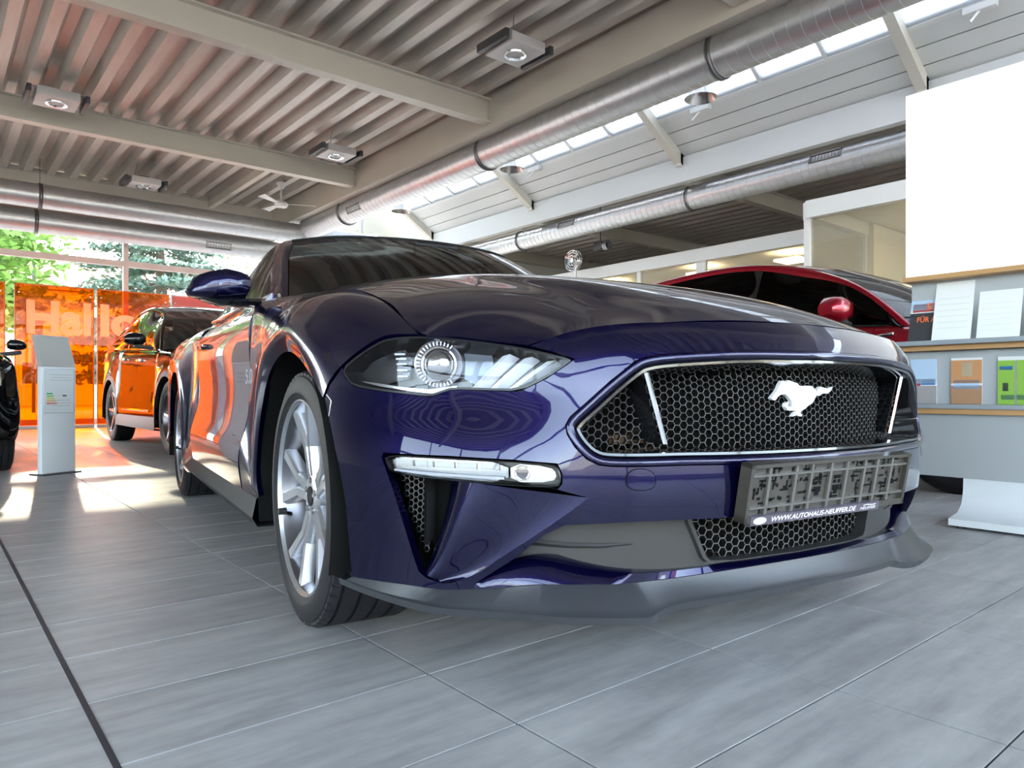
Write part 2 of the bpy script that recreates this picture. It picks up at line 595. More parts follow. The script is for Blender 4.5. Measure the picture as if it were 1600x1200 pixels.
# roof decks: trapezoid sheet, one bay either side of the lantern
def deck(name, xa, xb, z, material):
    m_ = MB()
    pitch, dp = .35, .13
    prof = []
    x = xa
    while x < xb - .01:
        prof += [(x, z + dp), (x + .11, z + dp), (x + .165, z), (x + .285, z)]
        x += pitch
    prof.append((xb, z + dp))
    lo = [(a, Y0, c) for a, c in prof]; hi = [(a, Y1 + .5, c) for a, c in prof]
    m_.loft([lo, hi], closed=False)
    m_.box(((xa + xb) / 2, (Y0 + Y1) / 2, z + dp + .10), (xb - xa, Y1 - Y0 + 1.0, .10))
    return struct(m_.build(name, material, smooth=0, fix=False))
deck('ceiling', X0 - .3, 5.85, 4.52, DECK)['label'] = 'galvanised trapezoid roof deck on the left of the skylight'
deck('ceiling', 10.15, X1, 4.52, DECKD)['label'] = 'shaded trapezoid roof deck over the offices'
def ibeam(mb, p0, p1, h, w, t=.02):
    p0, p1 = Vector(p0), Vector(p1)
    ln = (p1 - p0).length; c = (p0 + p1) / 2
    rz = math.atan2(p1.y - p0.y, p1.x - p0.x)
    mb.box(c, (ln, t, h), rz=rz); mb.box(c + Vector((0, 0, h / 2 - t / 2)), (ln, w, t), rz=rz); mb.box(c - Vector((0, 0, h / 2 - t / 2)), (ln, w, t), rz=rz)
    return mb
for y in BAYS:
    struct(ibeam(MB(), (X0, y, 4.36), (5.84, y, 4.36), .32, .16).build('ceiling_beam', CREAM, smooth=0), None)
    struct(ibeam(MB(), (10.15, y, 4.36), (X1, y, 4.36), .32, .16).build('ceiling_beam', CREAM, smooth=0), None)
for (xa, ya, xb, yb) in ((5.2, 15.3, 3.4, 11.45),):
    struct(MB().box(((4.55), 13.4, 4.44), (.10, 3.8, .14)).build('ceiling_brace', CREAM, smooth=0))
struct(MB().box((5.93, (Y0 + Y1) / 2, 4.36), (.16, Y1 - Y0, .46)).box((5.93, (Y0 + Y1) / 2, 4.12), (.24, Y1 - Y0, .03)).build('ceiling_girder', CREAM, smooth=0), 'cream steel girder above the long duct')
struct(MB().box((10.05, (Y0 + Y1) / 2, 4.40), (.14, Y1 - Y0, .42)).build('ceiling_fascia', PANELW, smooth=0), 'white fascia beam below the skylight panels')

FELT = mat('dark_underlay', (.10, .10, .095), .8)
# roof lantern: ridge at x = 8
RX, RZ, EZ = 8.0, 5.92, 4.60
def slope(x):            # right-hand slope height
    return EZ + (10.05 - x) / (10.05 - RX) * (RZ - EZ)
sl = math.atan2(RZ - EZ, 10.05 - RX)
for k in range(3):                                     # boarded lower part, three courses
    xa, xb = 10.05 - k * .23, 10.05 - (k + 1) * .23 + .014
    c = ((xa + xb) / 2, (Y0 + Y1) / 2, (slope(xa) + slope(xb)) / 2 + .03)
    o = MB().box(c, (abs(xa - xb) / math.cos(sl), Y1 - Y0, .05), ry=sl, bevel=.006).build('ceiling_board', PANELW, smooth=0)
    struct(o)
    o = MB().box((16 - c[0] - .02, c[1], c[2]), (abs(xa - xb) / math.cos(sl), Y1 - Y0, .05), ry=-sl, bevel=.006).build('ceiling_board', PANELW, smooth=0)
    struct(o)
for sg in (1, -1):
    struct(MB().box((8 + sg * (10.05 - .345 - 8), (Y0 + Y1) / 2, slope(10.05 - .345) + .085), (.80 / math.cos(sl), Y1 - Y0, .03), ry=sg * sl).build('ceiling_backing', FELT, smooth=0))
for y in BAYS:
    for sg in (1, -1):
        xm = 8 + sg * 1.0
        struct(MB().box((xm, y, slope(9.0) - .09), (2.05 / math.cos(sl), .13, .16), ry=sg * sl).box((8 + sg * 2.0, y, 4.56), (.16, .13, .20)).build('ceiling_rafter', CREAM, smooth=0))
struct(MB().box((8, (Y0 + Y1) / 2, RZ), (.14, Y1 - Y0, .12)).build('ceiling_ridge', WHITES, smooth=0))
SKY = empty('window_1', (8, 0, 0)); struct(SKY, 'roof lantern glazing with pale bars')
pane_w = 3.85 / 4
xg = 10.05 - 3 * .23
for sg in (1, -1):
    for k in range(20):
        ya = -0.1 + k * pane_w - .0
        if ya + pane_w > Y1 + .02: break
        c = (sg * ((xg + RX) / 2 - 8), ya + pane_w / 2, (slope(xg) + RZ) / 2 + .03)
        MB().box(c, ((xg - RX) / math.cos(sl), pane_w - .05, .012), ry=sg * sl).build('pane', SKYP, SKY, smooth=0)
        MB().box((c[0], ya, c[2]), ((xg - RX) / math.cos(sl), .05, .05), ry=sg * sl).build('glazing_bar', WHITES, SKY, smooth=0)
    MB().box((sg * (xg - 8), (Y0 + Y1) / 2, slope(xg) + .03), (.06, Y1 - Y0, .06), ry=sg * sl).build('glazing_rail', WHITES, SKY, smooth=0)
# gables
for nm, y in (('window_2', Y1), ('window_3', Y0)):
    W_ = empty(nm, (8, y, 0)); struct(W_, 'glazed gable of the roof lantern')
    MB().add([(-2.05, 0, 4.2), (2.05, 0, 4.2), (2.05, 0, 4.6), (0, 0, 5.92), (-2.05, 0, 4.6)], [(0, 1, 2, 3, 4)]).build('pane', PANE, W_, smooth=0, fix=False)
    MB().box((0, 0, 4.2), (4.1, .08, .1)).box((0, 0, 5.05), (.07, .07, 1.7)).build('window_frame', WHITES, W_, smooth=0)

# glazed walls: mullions, transoms, one pane per field
def glazed_wall(name, label, along, fixed, a0, a1, step, transoms, top, start):
    W_ = empty(name, (0, 0, 0)); struct(W_, label)
    def P(a, z): return (a, fixed, z) if along == 'x' else (fixed, a, z)
    def D(da, dz, th): return (da, th, dz) if along == 'x' else (th, da, dz)
    xs = [a0]
    a = start
    while a < a1 - .2:
        if a > a0 + .2: xs.append(a)
        a += step
    xs.append(a1)
    zs = [.06] + transoms + [top]
    for x in xs:
        MB().box(P(x, top / 2), D(.085, top, .12)).build('mullion', WHITES, W_, smooth=0)
    for z in zs:
        MB().box(P((a0 + a1) / 2, z), D(a1 - a0, .11 if z > .1 else .12, .10)).build('transom', WHITES, W_, smooth=0)
    for x, xn in zip(xs[:-1], xs[1:]):
        for z, zn in zip(zs[:-1], zs[1:]):
            MB().box(P((x + xn) / 2, (z + zn) / 2), D(xn - x - .085, zn - z - .10, .012)).build('pane', PANE, W_, smooth=0)
    return W_
glazed_wall('window_4', 'tall glazed back wall with white mullions, trees outside', 'x', Y1, X0, 11.5, 3.0, [3.06], 3.62, 0.0)
glazed_wall('window_5', 'glazed front of the showroom', 'x', Y0, X0, X1, 3.0, [1.0, 3.06], 4.2, 0.0)
glazed_wall('window_6', 'glazed front part of the left side', 'y', X0, Y0, 3.0, 2.4, [3.06], 4.5, Y0)
struct(MB().box((X0 - .1, (3.0 + Y1) / 2, 2.3), (.2, Y1 - 3.0, 4.6)).build('wall_left', mat('left_wall_grey', (.34, .34, .33), .6, noise=.05, nscale=1.5), smooth=0))
for y in (Y0, Y1):
    lo_ = 4.24 if y < 0 else 3.60
    struct(MB().box(((X0 + 5.9) / 2, y, (4.60 + lo_) / 2), (5.9 - X0, .14, 4.60 - lo_)).build('trim_%d' % (1 if y < 0 else 2), CREAM, smooth=0))
    struct(MB().box(((10.05 + X1) / 2, y, 4.42), (X1 - 10.05, .14, .36)).build('trim_%d' % (3 if y < 0 else 4), CREAM, smooth=0))
struct(MB().box((X1 + .1, (Y0 + Y1) / 2, 2.3), (.2, Y1 - Y0, 4.6)).build('wall_right', PANELW, smooth=0))
struct(MB().box(((11.5 + X1) / 2, Y1 + .05, 2.1), (X1 - 11.5, .2, 4.2)).build('wall_back', PANELW, smooth=0))

struct(MB().box((3.5, Y1 + .42, 4.62), (26, .06, .5)).build('trim_5', CREAM, smooth=0))  # closure strip added outside to stop daylight leaking past the deck ribs
# ---- spiral ducts
def duct(name, p0, p1, r, label, bands=(), vents=(), seam=.13, vent_dir=None):
    p0, p1 = Vector(p0), Vector(p1)
    L = (p1 - p0).length
    ax = 'Y' if abs(p1.y - p0.y) > abs(p1.x - p0.x) else 'X'
    m_ = MB()
    prof = []
    n = int(L / seam)
    for k in range(n + 1):
        a = k * seam
        prof += [(a, r), (min(a + seam - .010, L), r), (min(a + seam - .009, L), r + .0035), (min(a + seam - .001, L), r + .0035)]
    prof = [q for q in prof if q[0] <= L]
    m_.lathe(prof, 28, axis=ax, c=tuple(p0))
    o = m_.build(name, DUCTM, smooth=22)
    o.data.transform(Matrix.Translation(-p0)); o.location = p0
    tag(o, label, 'duct')
    for a in bands:
        MB().lathe([(a - .03, r + .006), (a - .02, r + .020), (a - .012, r + .008), (a + .012, r + .008), (a + .02, r + .020), (a + .03, r + .006)], 28, axis=ax).build('duct_clamp', mat('clamp_dark', (.16, .16, .16), .4, .8), o)
        c = (0, a, 0) if ax == 'Y' else (a, 0, 0)
        MB().tube([(c[0], c[1], r), (c[0], c[1], r + .42)], .008, 6).build('hanger_rod', STEEL, o)
    for a, ang in vents:
        g = MB()
        d_ = Vector((math.sin(ang), 0, math.cos(ang))) if ax == 'Y' else Vector((0, math.sin(ang), math.cos(ang)))
        u_ = Vector((0, 1, 0)) if ax == 'Y' else Vector((1, 0, 0))
        w_ = d_.cross(u_)
        c = u_ * a + d_ * (r + .004)
        def qd(u0, u1, w0, w1, o0, o1):
            vs = [c + u_ * u + w_ * w + d_ * o_ for o_ in (o0, o1) for w in (w0, w1) for u in (u0, u1)]
            g.add(vs, [(0, 1, 3, 2), (4, 6, 7, 5), (0, 4, 5, 1), (2, 3, 7, 6), (0, 2, 6, 4), (1, 5, 7, 3)])
        for q in ((-.24, .24, .055, .07), (-.24, .24, -.07, -.055), (-.24, -.225, -.07, .07), (.225, .24, -.07, .07)):
            qd(*q, -.03, .006)
        go = g.build('air_grille', STEEL, o, smooth=0)
        g = MB()
        qd(-.225, .225, -.055, .055, -.03, -.01)
        g.build('grille_dark', DARK, o, smooth=0)
        g = MB()
        for s_ in range(9):
            qd(-.20 + s_ * .05 - .004, -.20 + s_ * .05 + .004, -.055, .055, -.01, .002)
        g.build('grille_louvres', STEEL, o, smooth=0)
    return o
duct('spiral_duct', (6.15, Y0 + .3, 3.97), (6.15, 14.05, 3.97), .215, 'long spiral duct running under the cream girder beside the skylight', bands=(5.3, 8.1, 11.9, 16.2), vents=((15.6, -1.9),))
duct('spiral_duct', (10.45, Y0 + .3, 4.02), (10.45, 14.3, 4.02), .20, 'spiral duct below the white fascia in front of the offices', bands=(4.6, 11.6, 16.2), vents=((9.1, -1.2), (14.6, -1.25)))
duct('spiral_duct', (X0 + .3, 14.15, 3.86), (10.45, 14.15, 3.86), .20, 'upper spiral duct along the back window', bands=(4.2, 10.2), vents=())
duct('spiral_duct', (X0 + .3, 14.72, 3.55), (6.3, 14.72, 3.55), .20, 'lower spiral duct close to the back window', bands=(10.2,), vents=((13.2, -1.9),))
rail = MB().tube([(6.13, Y0 + .3, 4.235), (6.13, 14, 4.235)], .012, 6)
ro_ = rail.build('cable_rail', STEEL); tag(ro_, 'thin cable rail with clips above the long duct', 'rail')
for k in range(12):
    MB().box((6.13, -.5 + k * 1.25, 4.215), (.05, .05, .05), bevel=.01).build('rail_clip', PLASTIC, ro_)

# ---- offices behind the showroom
OFW = mat('office_wall', (0.78, 0.72, 0.60), 0.6, noise=.05, nscale=1.0)
def office_front(name, label, x, ya, yb, zt, posts):
    W_ = empty(name, (x, 0, 0)); struct(W_, label)
    MB().box((0, (ya + yb) / 2, zt - .12), (.16, yb - ya, .24)).build('header', WHITES, W_, smooth=0)
    ys = sorted([ya, yb] + posts)
    for y in ys:
        MB().box((0, y, (zt - .24) / 2), (.09, .09 if y not in posts[:1] else .2, zt - .24)).build('post', WHITES, W_, smooth=0)
    for a, b in zip(ys[:-1], ys[1:]):
        MB().box((0, (a + b) / 2, (zt - .24) / 2), (.012, b - a - .09, zt - .26)).build('pane', OFFG, W_, smooth=0)
office_front('window_7', 'long glazed office front with white header', 11.3, 5.1, 15.2, 3.30, [8.1, 9.6, 11.2, 12.7])
office_front('window_8', 'glass office cubicle standing forward of the others', 9.6, -2.0, 5.1, 3.28, [1.8, 3.6])
WS_ = empty('window_9', (0, 5.1, 0)); struct(WS_, 'glazed end of the forward office cubicle')
MB().box((10.45, 0, 3.16), (1.7, .16, .24)).build('header', WHITES, WS_, smooth=0)
MB().box((10.45, 0, 1.5), (1.7, .012, 3.0)).build('pane', OFFG, WS_, smooth=0)
struct(MB().box((14.3, 10, 1.6), (.1, 10.2, 3.2)).box((12.8, 15.1, 1.6), (3, .1, 3.2)).box((12.8, 5.0, 1.6), (3.0, .1, 3.2)).build('wall_office', OFW, smooth=0))
struct(MB().box((12.6, 1.5, 1.6), (.1, 7.0, 3.2)).build('wall_cubicle', OFW, smooth=0))
OFL = mat('office_lamp', (1, .9, .7), .5, emit=(1.0, .84, .58), estr=14.0)
for k, (x, y) in enumerate(((12.6, 7.0), (12.6, 9.0), (12.6, 11.5), (12.6, 13.6), (11.0, 1.0), (11.0, 3.6))):
    o = MB().box((0, 0, -.02), (.5, .5, .04), bevel=.005).build('ceiling_panel_lamp', OFL)
    o.location = (x, y, 3.1)
    tag(o, 'warm square lamp panel over the %s' % ('long office, nearest of four', 'long office, second of four', 'long office, third of four', 'long office, farthest of four', 'forward cubicle, the one nearer the camera', 'forward cubicle, the one nearer the long office')[k], 'lamp', 'lamp panels over the long office' if k < 4 else 'lamp panels over the forward cubicle')
    MB().tube([(0, 0, 0), (0, 0, .14)], .006, 6).build('lamp_rod', STEEL, o)
struct(MB().box((12.85, 10.1, 3.27), (3.0, 10.2, .06)).box((11.1, 1.5, 3.25), (2.9, 7.0, .06)).build('ceiling_office', OFW, smooth=0), 'flat ceilings added over the glazed offices to stop lamp light')  # slabs added to keep the lamp light off the deck above
# ================================================================== blue sports car
CAR = empty('sports_car', (1.6590, 1.6733, 0.0), math.radians(-99.05))
tag(CAR, 'dark blue sports coupe with hexagon mesh grille and running horse emblem, nearest the camera', 'car')

def pair(mb, name, material, parent=None, **k):
    """parts are drawn for +y; the other side is the mirror image"""
    a = mb.build(name, material, parent or CAR, mirror_y=True, **k)
    b = mb.build(name, material, parent or CAR, **k)
    return a, b

# ---- front skin: plan curves (half width s -> set-back) at bumper and at lamp height, centre profile over z
S_ = np.array([0, .2, .4, .5, .6, .7, .8, .86, .9, .925, .94, .945])
DLO = np.array([0, .012, .058, .09, .145, .22, .32, .405, .478, .54, .60, .68])
DHI = np.array([0, .012, .055, .095, .172, .268, .378, .468, .545, .61, .67, .75])
CZ = np.array([.12, .25, .33, .42, .475, .60, .66, .70, .735, .77, .80])
CX = np.array([.89, .90, .915, .926, .925, .921, .914, .903, .878, .843, .80])
A_ = np.concatenate([[0], np.cumsum(np.hypot(np.diff(S_), np.diff(DLO)))])
def herm(xs, ys, x):
    h = np.diff(xs); dl = np.diff(ys) / h
    m = np.zeros(len(xs)); m[1:-1] = (dl[:-1] * h[1:] + dl[1:] * h[:-1]) / (h[:-1] + h[1:])
    m[0] = 1.5 * dl[0] - .5 * m[1]; m[-1] = 1.5 * dl[-1] - .5 * m[-2]
    i = np.clip(np.searchsorted(xs, x) - 1, 0, len(xs) - 2); t = (x - xs[i]) / h[i]
    return (2*t**3 - 3*t**2 + 1)*ys[i] + (t**3 - 2*t**2 + t)*h[i]*m[i] + (-2*t**3 + 3*t**2)*ys[i+1] + (t**3 - t**2)*h[i]*m[i+1]
def skin(a, z, off=0.0):
    a = np.asarray(a, float); z = np.asarray(z, float)
    def base(a, z):
        w = np.clip((z - .46) / .18, 0, 1); w = w * w * (3 - 2 * w)
        return np.stack([herm(CZ, CX, z) - (herm(A_, DLO, np.abs(a)) * (1 - w) + herm(A_, DHI, np.abs(a)) * w),
                         np.sign(a) * herm(A_, S_, np.abs(a)), z], -1)
    p = base(a, z)
    if np.any(off):
        e = 1e-3
        n = np.cross(base(a + e, z) - base(a - e, z), base(a, z + e) - base(a, z - e))
        n /= np.linalg.norm(n, axis=-1, keepdims=True)
        p = p + n * np.asarray(off)[..., None] if np.ndim(off) else p + n * off
    return p
def skin_pts(poly, off=0.0):
    P = np.array(poly); return skin(P[:, 0], P[:, 1], off)
def skin_panel(outer, holes, d, flange=0.02, off=0.0, open_center=False):
    V, T = cdt_fill(outer, holes, d)
    mb = MB()
    P = skin(V[:, 0], V[:, 1], off)
    # outward = +x side
    t = T.copy()
    n = np.cross(P[t[:, 1]] - P[t[:, 0]], P[t[:, 2]] - P[t[:, 0]])
    fl = n[:, 0] < 0
    t[fl] = t[fl][:, ::-1]
    mb.add(P, [tuple(q) for q in t])
    if flange:
        for loop in [outer] + holes:
            L = resample(loop, d * 0.7)
            a = skin_pts(L, off); b = skin_pts(L, off - flange)
            m = len(L)
            fs = []
            for k in range(m):
                q = (k + 1) % m
                if open_center and abs(L[k][0]) < 1e-6 and abs(L[q][0]) < 1e-6:
                    continue
                fs.append((k, q, m + q, m + k))
            mb.add(np.concatenate([a, b]), fs)
    return mb

GRILLE = [(0, .4670), (.15, .4672), (.2928, .4677), (.3815, .4690), (.4576, .4685), (.5256, .4696), (.553, .4729), (.5759, .4846),
          (.5965, .5076), (.6085, .5319), (.6095, .5503), (.599, .5663), (.5663, .5948), (.5208, .6369), (.4719, .6745), (.4465, .6835),
          (.4087, .689), (.3138, .6956), (.224, .7006), (0, .7035)]
LAMP = [(1.0787, .6667), (1.032, .6939), (.9766, .7192), (.9353, .7307), (.8663, .7325), (.8049, .7270), (.7335, .7165), (.6682, .7040),
        (.6052, .6863), (.5827, .6772), (.5915, .6684), (.6322, .6397), (.6818, .6146), (.746, .6159), (.8117, .6185), (.8353, .6107),
        (.8612, .6029), (.9096, .608), (.9901, .616), (1.0482, .6257), (1.0693, .6426)]
HOODEDGE = [(0, .768), (.1042, .7655), (.2, .763), (.3399, .7566), (.4753, .7492), (.5284, .7421), (.5698, .7344), (.612, .7202), (.6534, .7056)]
SCOOP = [(.994, .4898), (.8452, .4884), (.7175, .4835), (.6311, .4771), (.6223, .4581), (.6223, .4381), (.6317, .4269), (.571, .411),
         (.5954, .3926), (.6767, .3312), (.735, .2881), (.7883, .2502), (.829, .2331), (.8481, .2317), (.88, .238), (.9005, .251),
         (.9261, .3067), (.9621, .3901), (1.0006, .4793)]
half = HOODEDGE + [(.6052, .6900), (.5790, .6785)] + LAMP[10:] + [(1.0787, .6667), (1.12, .630), (1.145, .600), (1.135, .49), (1.10, .37), (1.07, .221),
        (.9612, .2218), (.8475, .2187), (.7864, .2228), (.778, .236), (.711, .285), (.6545, .3366), (.6132, .3585), (.4968, .3625),
        (.3782, .3624), (0, .360)] + GRILLE
mbR = skin_panel(half, [SCOOP], 0.02, flange=0.022, open_center=True)
mb = MB()
mb.add(mbR.v, mbR.f)
mb.add([(p[0], -p[1], p[2]) for p in mbR.v], [tuple(reversed(f)) for f in mbR.f])
BUMPER = mb.build('front_bumper', PAINT, CAR, smooth=42, weld=0.0012, fix=False)

# rolled lip round the grille opening
def shrink(poly, d):
    """offset a half outline (open on the centre line a=0) inwards"""
    P = np.array(poly); n = len(P); out = []
    for i in range(n):
        t = P[min(i + 1, n - 1)] - P[max(i - 1, 0)]
        t /= np.linalg.norm(t)
        nrm = np.array([-t[1], t[0]])
        q = P[i] + nrm * d
        if i in (0, n - 1): q[0] = 0
        out.append(tuple(q))
    return out
G0 = smooth_poly(GRILLE, 1, False)
def full(loop):
    return loop + [(-a, z) for a, z in reversed(loop[1:-1])]
prof = [(0, -.004), (.003, .004), (.009, .006), (.015, .003), (.018, -.006), (.018, -.03)]
mb = MB().loft([skin_pts(full(shrink(G0, d)), o) for d, o in prof])
mb.build('grille_surround', PAINT, CAR, smooth=50)
prof = [(.018, -.004), (.021, .000), (.026, -.001), (.028, -.012), (.030, -.105)]
MB().loft([skin_pts(full(shrink(G0, d)), o) for d, o in prof]).build('grille_frame', GLOSSB, CAR, smooth=50)

# hexagon mesh
def hex_mesh(mb, outline, R, t, surf_fn, depth, amax, z0, z1):
    dx, dz = 1.5 * R, math.sqrt(3) * R
    nc = int(amax / dx) + 2
    po = np.array(outline)
    for i in range(-nc, nc + 1):
        for j in range(int((z1 - z0) / dz) + 3):
            ca, cz = i * dx, z0 - dz + (j + 0.5 * (i % 2)) * dz
            if not inside(outline, np.array([[ca, cz]]))[0]:
                continue
            ang = [math.radians(60 * k) for k in range(6)]
            o = np.array([(ca + R * math.cos(q), cz + R * math.sin(q)) for q in ang])
            n = np.array([(ca + (R - t) * math.cos(q), cz + (R - t) * math.sin(q)) for q in ang])
            vs = np.concatenate([surf_fn(o, 0.0), surf_fn(n, 0.0015), surf_fn(n, -depth)])
            fs = []
            for k in range(6):
                q = (k + 1) % 6
                fs += [(k, q, 6 + q, 6 + k)]
            mb.add(vs, fs, 1)
            mb.add(vs[6:], [(k, (k + 1) % 6, 6 + (k + 1) % 6, 6 + k) for k in range(6)], 0)
    return mb
gin = full(shrink(G0, .027))
hx = hex_mesh(MB(), gin, .0106, .00095, lambda P, o: skin(P[:, 0], P[:, 1], -.080 + o), .011, .62, .48, .69)
hx.build('grille_mesh', [MESHM, MESHF], CAR, smooth=0, fix=False)
V, T = cdt_fill(full(shrink(G0, .026)), [], .04)
MB().add(skin(V[:, 0], V[:, 1], -.16), [tuple(q) for q in T]).build('grille_backing', DARK, CAR, smooth=0)
RAD = mat('radiator_bronze', (0.16, 0.10, 0.055), 0.55, 0.4)
for sg in (-1, 1):
    b_ = MB()
    for k in range(7):
        b_.box((.590, sg * (.50 - .02 * (k % 2)), .505 + k * .014), (.02, .10, .009), rz=-sg * .9)
    b_.box((.715, sg * .24, .515), (.012, .42, .02), rz=-sg * .12)
    b_.build('cooler_fins', RAD, CAR, smooth=0)

# chrome corral bars with their black fins
def bar(mb, p0, p1, w, d):
    p0, p1 = np.array(p0), np.array(p1)
    L = []
    for (dx, dy) in ((d, 0), (d * .6, w), (-d, w * .8), (-d, -w * .8), (d * .6, -w)):
        L.append((dx, dy))
    mb.loft([[p0 + (q[0], q[1], 0) for q in L], [p1 + (q[0], q[1], 0) for q in L]])
    mb.add([p0 + (q[0], q[1], 0) for q in L], [tuple(range(5))]); mb.add([p1 + (q[0], q[1], 0) for q in L], [tuple(range(5))])
    return mb
pair(bar(MB(), (.827, .434, .662), (.826, .380, .509), .0062, .006), 'corral_bar', CHROME, smooth=20)
fin = MB()
f0 = [(.824, .438, .660), (.822, .385, .509), (.757, .407, .516), (.757, .420, .58), (.757, .432, .652)]
f1 = [(p[0] - .002, p[1] - .012, p[2]) for p in f0]
fin.add(f0 + f1, [(0, 1, 2, 3, 4), (9, 8, 7, 6, 5)] + [(i, (i + 1) % 5, 5 + (i + 1) % 5, 5 + i) for i in range(5)])
pair(fin, 'corral_fin', GLOSSB, smooth=20)

# running horse emblem
HORSE = [(-0.097, 0.6), (-0.091, 0.606), (-0.081, 0.614), (-0.073, 0.624), (-0.067, 0.633), (-0.061, 0.639), (-0.053, 0.636), (-0.041, 0.64), (-0.027, 0.637), (-0.011, 0.633), (-0.001, 0.627), (0.022, 0.628), (0.039, 0.627), (0.049, 0.621), (0.056, 0.614), (0.062, 0.621), (0.07, 0.626), (0.081, 0.624), (0.094, 0.621), (0.113, 0.626), (0.107, 0.616), (0.094, 0.61), (0.077, 0.61), (0.066, 0.605), (0.053, 0.605), (0.049, 0.598), (0.041, 0.588), (0.026, 0.582), (0.014, 0.575), (0.003, 0.571), (-0.003, 0.567), (0.005, 0.563), (0.004, 0.559), (-0.009, 0.56), (-0.013, 0.563), (-0.027, 0.559), (-0.02, 0.566), (-0.013, 0.571), (-0.027, 0.573), (-0.043, 0.573), (-0.051, 0.581), (-0.049, 0.589), (-0.041, 0.592), (-0.043, 0.582), (-0.033, 0.578), (-0.027, 0.583), (-0.031, 0.594), (-0.043, 0.604), (-0.053, 0.609), (-0.065, 0.608), (-0.075, 0.604), (-0.083, 0.596), (-0.091, 0.596)]
V, T = cdt_fill(HORSE, [], .005)
B = np.array(resample(HORSE, .0035))
dist = np.min(np.linalg.norm(V[:, None, :] - B[None, :, :], axis=-1), axis=1)
mb = MB().add([(.856 + min(.006, .9 * d_), p[0], p[1]) for p, d_ in zip(V, dist)], [tuple(q) for q in T])
n = len(B)
mb.add([(.856, p[0], p[1]) for p in B] + [(.846, p[0], p[1]) for p in B], [(k, (k + 1) % n, n + (k + 1) % n, n + k) for k in range(n)])
mb.build('horse_emblem', mat('emblem_bright_metal', (0.92, 0.92, 0.94), 0.25, 0.2), CAR, smooth=30)['label'] = 'bright metal running horse emblem'

# tow eye cover: a square lid flush in the bumper
TOW = smooth_poly([(.497, .466), (.442, .464), (.438, .424), (.501, .425)], 2)
V, T = cdt_fill(TOW, [], .015)
tc = np.array([(-p[0], p[1]) for p in V])
mb = MB().add(skin(tc[:, 0], tc[:, 1], .0022), [tuple(q) for q in T])
Lp = [(-a, z) for a, z in TOW]
mb.loft([skin_pts(Lp, .0022), skin_pts(Lp, -.004)])
mb.build('tow_eye_cover', PAINT, CAR, smooth=30)
Lo = [(-.4695 + (a + .4695) * 1.045, .445 + (z - .445) * 1.06) for a, z in Lp]
MB().tube(skin_pts(Lp, .0012), .0013, 6, closed=True).build('cover_gap', DARK, CAR)

# ---- air scoops beside the bumper: scoop surface, slot, fog/day light strip
Bk = [(.571, .411), (.6767, .3312), (.735, .2881), (.7883, .2502), (.8481, .2317)]
Dk = [(.880, .446, -.085), (.886, .385, -.095), (.890, .335, -.085), (.894, .285, -.06), (.894, .250, -.02)]
rows = []
for (b, d_) in zip(Bk, Dk):
    r = []
    for w, dep in ((0, 0), (.12, -.004), (.50, .06), (.78, .16), (.90, .45), (1, 1)):
        o = dep if dep <= 0 else dep * d_[2]
        r.append(skin(b[0] + (d_[0] - b[0]) * w, b[1] + (d_[1] - b[1]) * w, o))
    rows.append(r)
pair(grid_mb(surf(rows, 24, 24), 0), 'air_scoop', PAINT, smooth=60)
# roof of the scoop under the lamp strip and back wall of the slot
top = [(.571, .411), (.6317, .4269), (.70, .437), (.78, .443), (.86, .447)]
mbs = MB().loft([skin_pts(top, -.004), skin_pts([(a + (.03 if i < 2 else 0), z) for i, (a, z) in enumerate(top)], -.06)], closed=False)
pair(mbs, 'scoop_roof', PLASTIC, smooth=40)
slot = [(.835, .47), (.865, .34), (.885, .245), (.91, .245), (.97, .36), (1.01, .47)]
V, T = cdt_fill(slot, [], .03)
pair(MB().add(skin(V[:, 0], V[:, 1], -.10), [tuple(q) for q in T]), 'slot_backing', DARK, smooth=0)
slot_in = [(.918, .462), (.916, .34), (.900, .262), (.912, .27), (.96, .36), (.992, .455)]
hs = hex_mesh(MB(), slot_in, .008, .0012, lambda P, o: skin(P[:, 0], P[:, 1], -.05 + o), .006, 1.05, .24, .47)
pair(hs, 'slot_mesh', [MESHM, MESHF], smooth=0, fix=False)
vane = MB().loft([skin_pts([(.905, .455), (.904, .38), (.900, .30)], -.020), skin_pts([(.905, .455), (.904, .38), (.900, .30)], -.06),
                  skin_pts([(.910, .455), (.909, .38), (.903, .30)], -.06), skin_pts([(.910, .455), (.909, .38), (.903, .30)], -.020)], closed=False)
pair(vane, 'slot_vane', PLASTIC, smooth=30)

STRIP = smooth_poly([(.992, .4870), (.845, .4850), (.7175, .4805), (.634, .4745), (.6255, .4580), (.6255, .4400), (.6335, .4295), (.7954, .4364), (.975, .4485), (.988, .465)], 2)
hous = MB().loft([skin_pts(STRIP, .001), skin_pts([(.80 + (a - .80) * .985, .459 + (z - .459) * .90) for a, z in STRIP], .003),
                  skin_pts([(.80 + (a - .80) * .985, .459 + (z - .459) * .90) for a, z in STRIP], -.03)])
V, T = cdt_fill(STRIP, [], .03)
hous.add(skin(V[:, 0], V[:, 1], -.03), [tuple(q) for q in T])
fogR, fogL = pair(hous, 'light_strip', LAMPB, smooth=40)
def fog_part(name, poly, off, material, d=.012, side=0, thick=.004):
    V, T = cdt_fill(poly, [], d)
    m_ = MB().add(skin(V[:, 0], V[:, 1], off), [tuple(q) for q in T])
    m_.loft([skin_pts(poly, off), skin_pts(poly, off - thick)])
    m_.build(name, material, fogR, mirror_y=True, smooth=35); m_.build(name, material, fogL, smooth=35)
LEDP = smooth_poly([(.985, .4835), (.845, .4815), (.728, .4770), (.728, .4385), (.845, .4440), (.975, .4520)], 1)
fog_part('led_lens', LEDP, .0025, LENS)
fog_part('led_reflector', LEDP, -.012, mat('led_reflector', (.22, .23, .25), .22, .85))
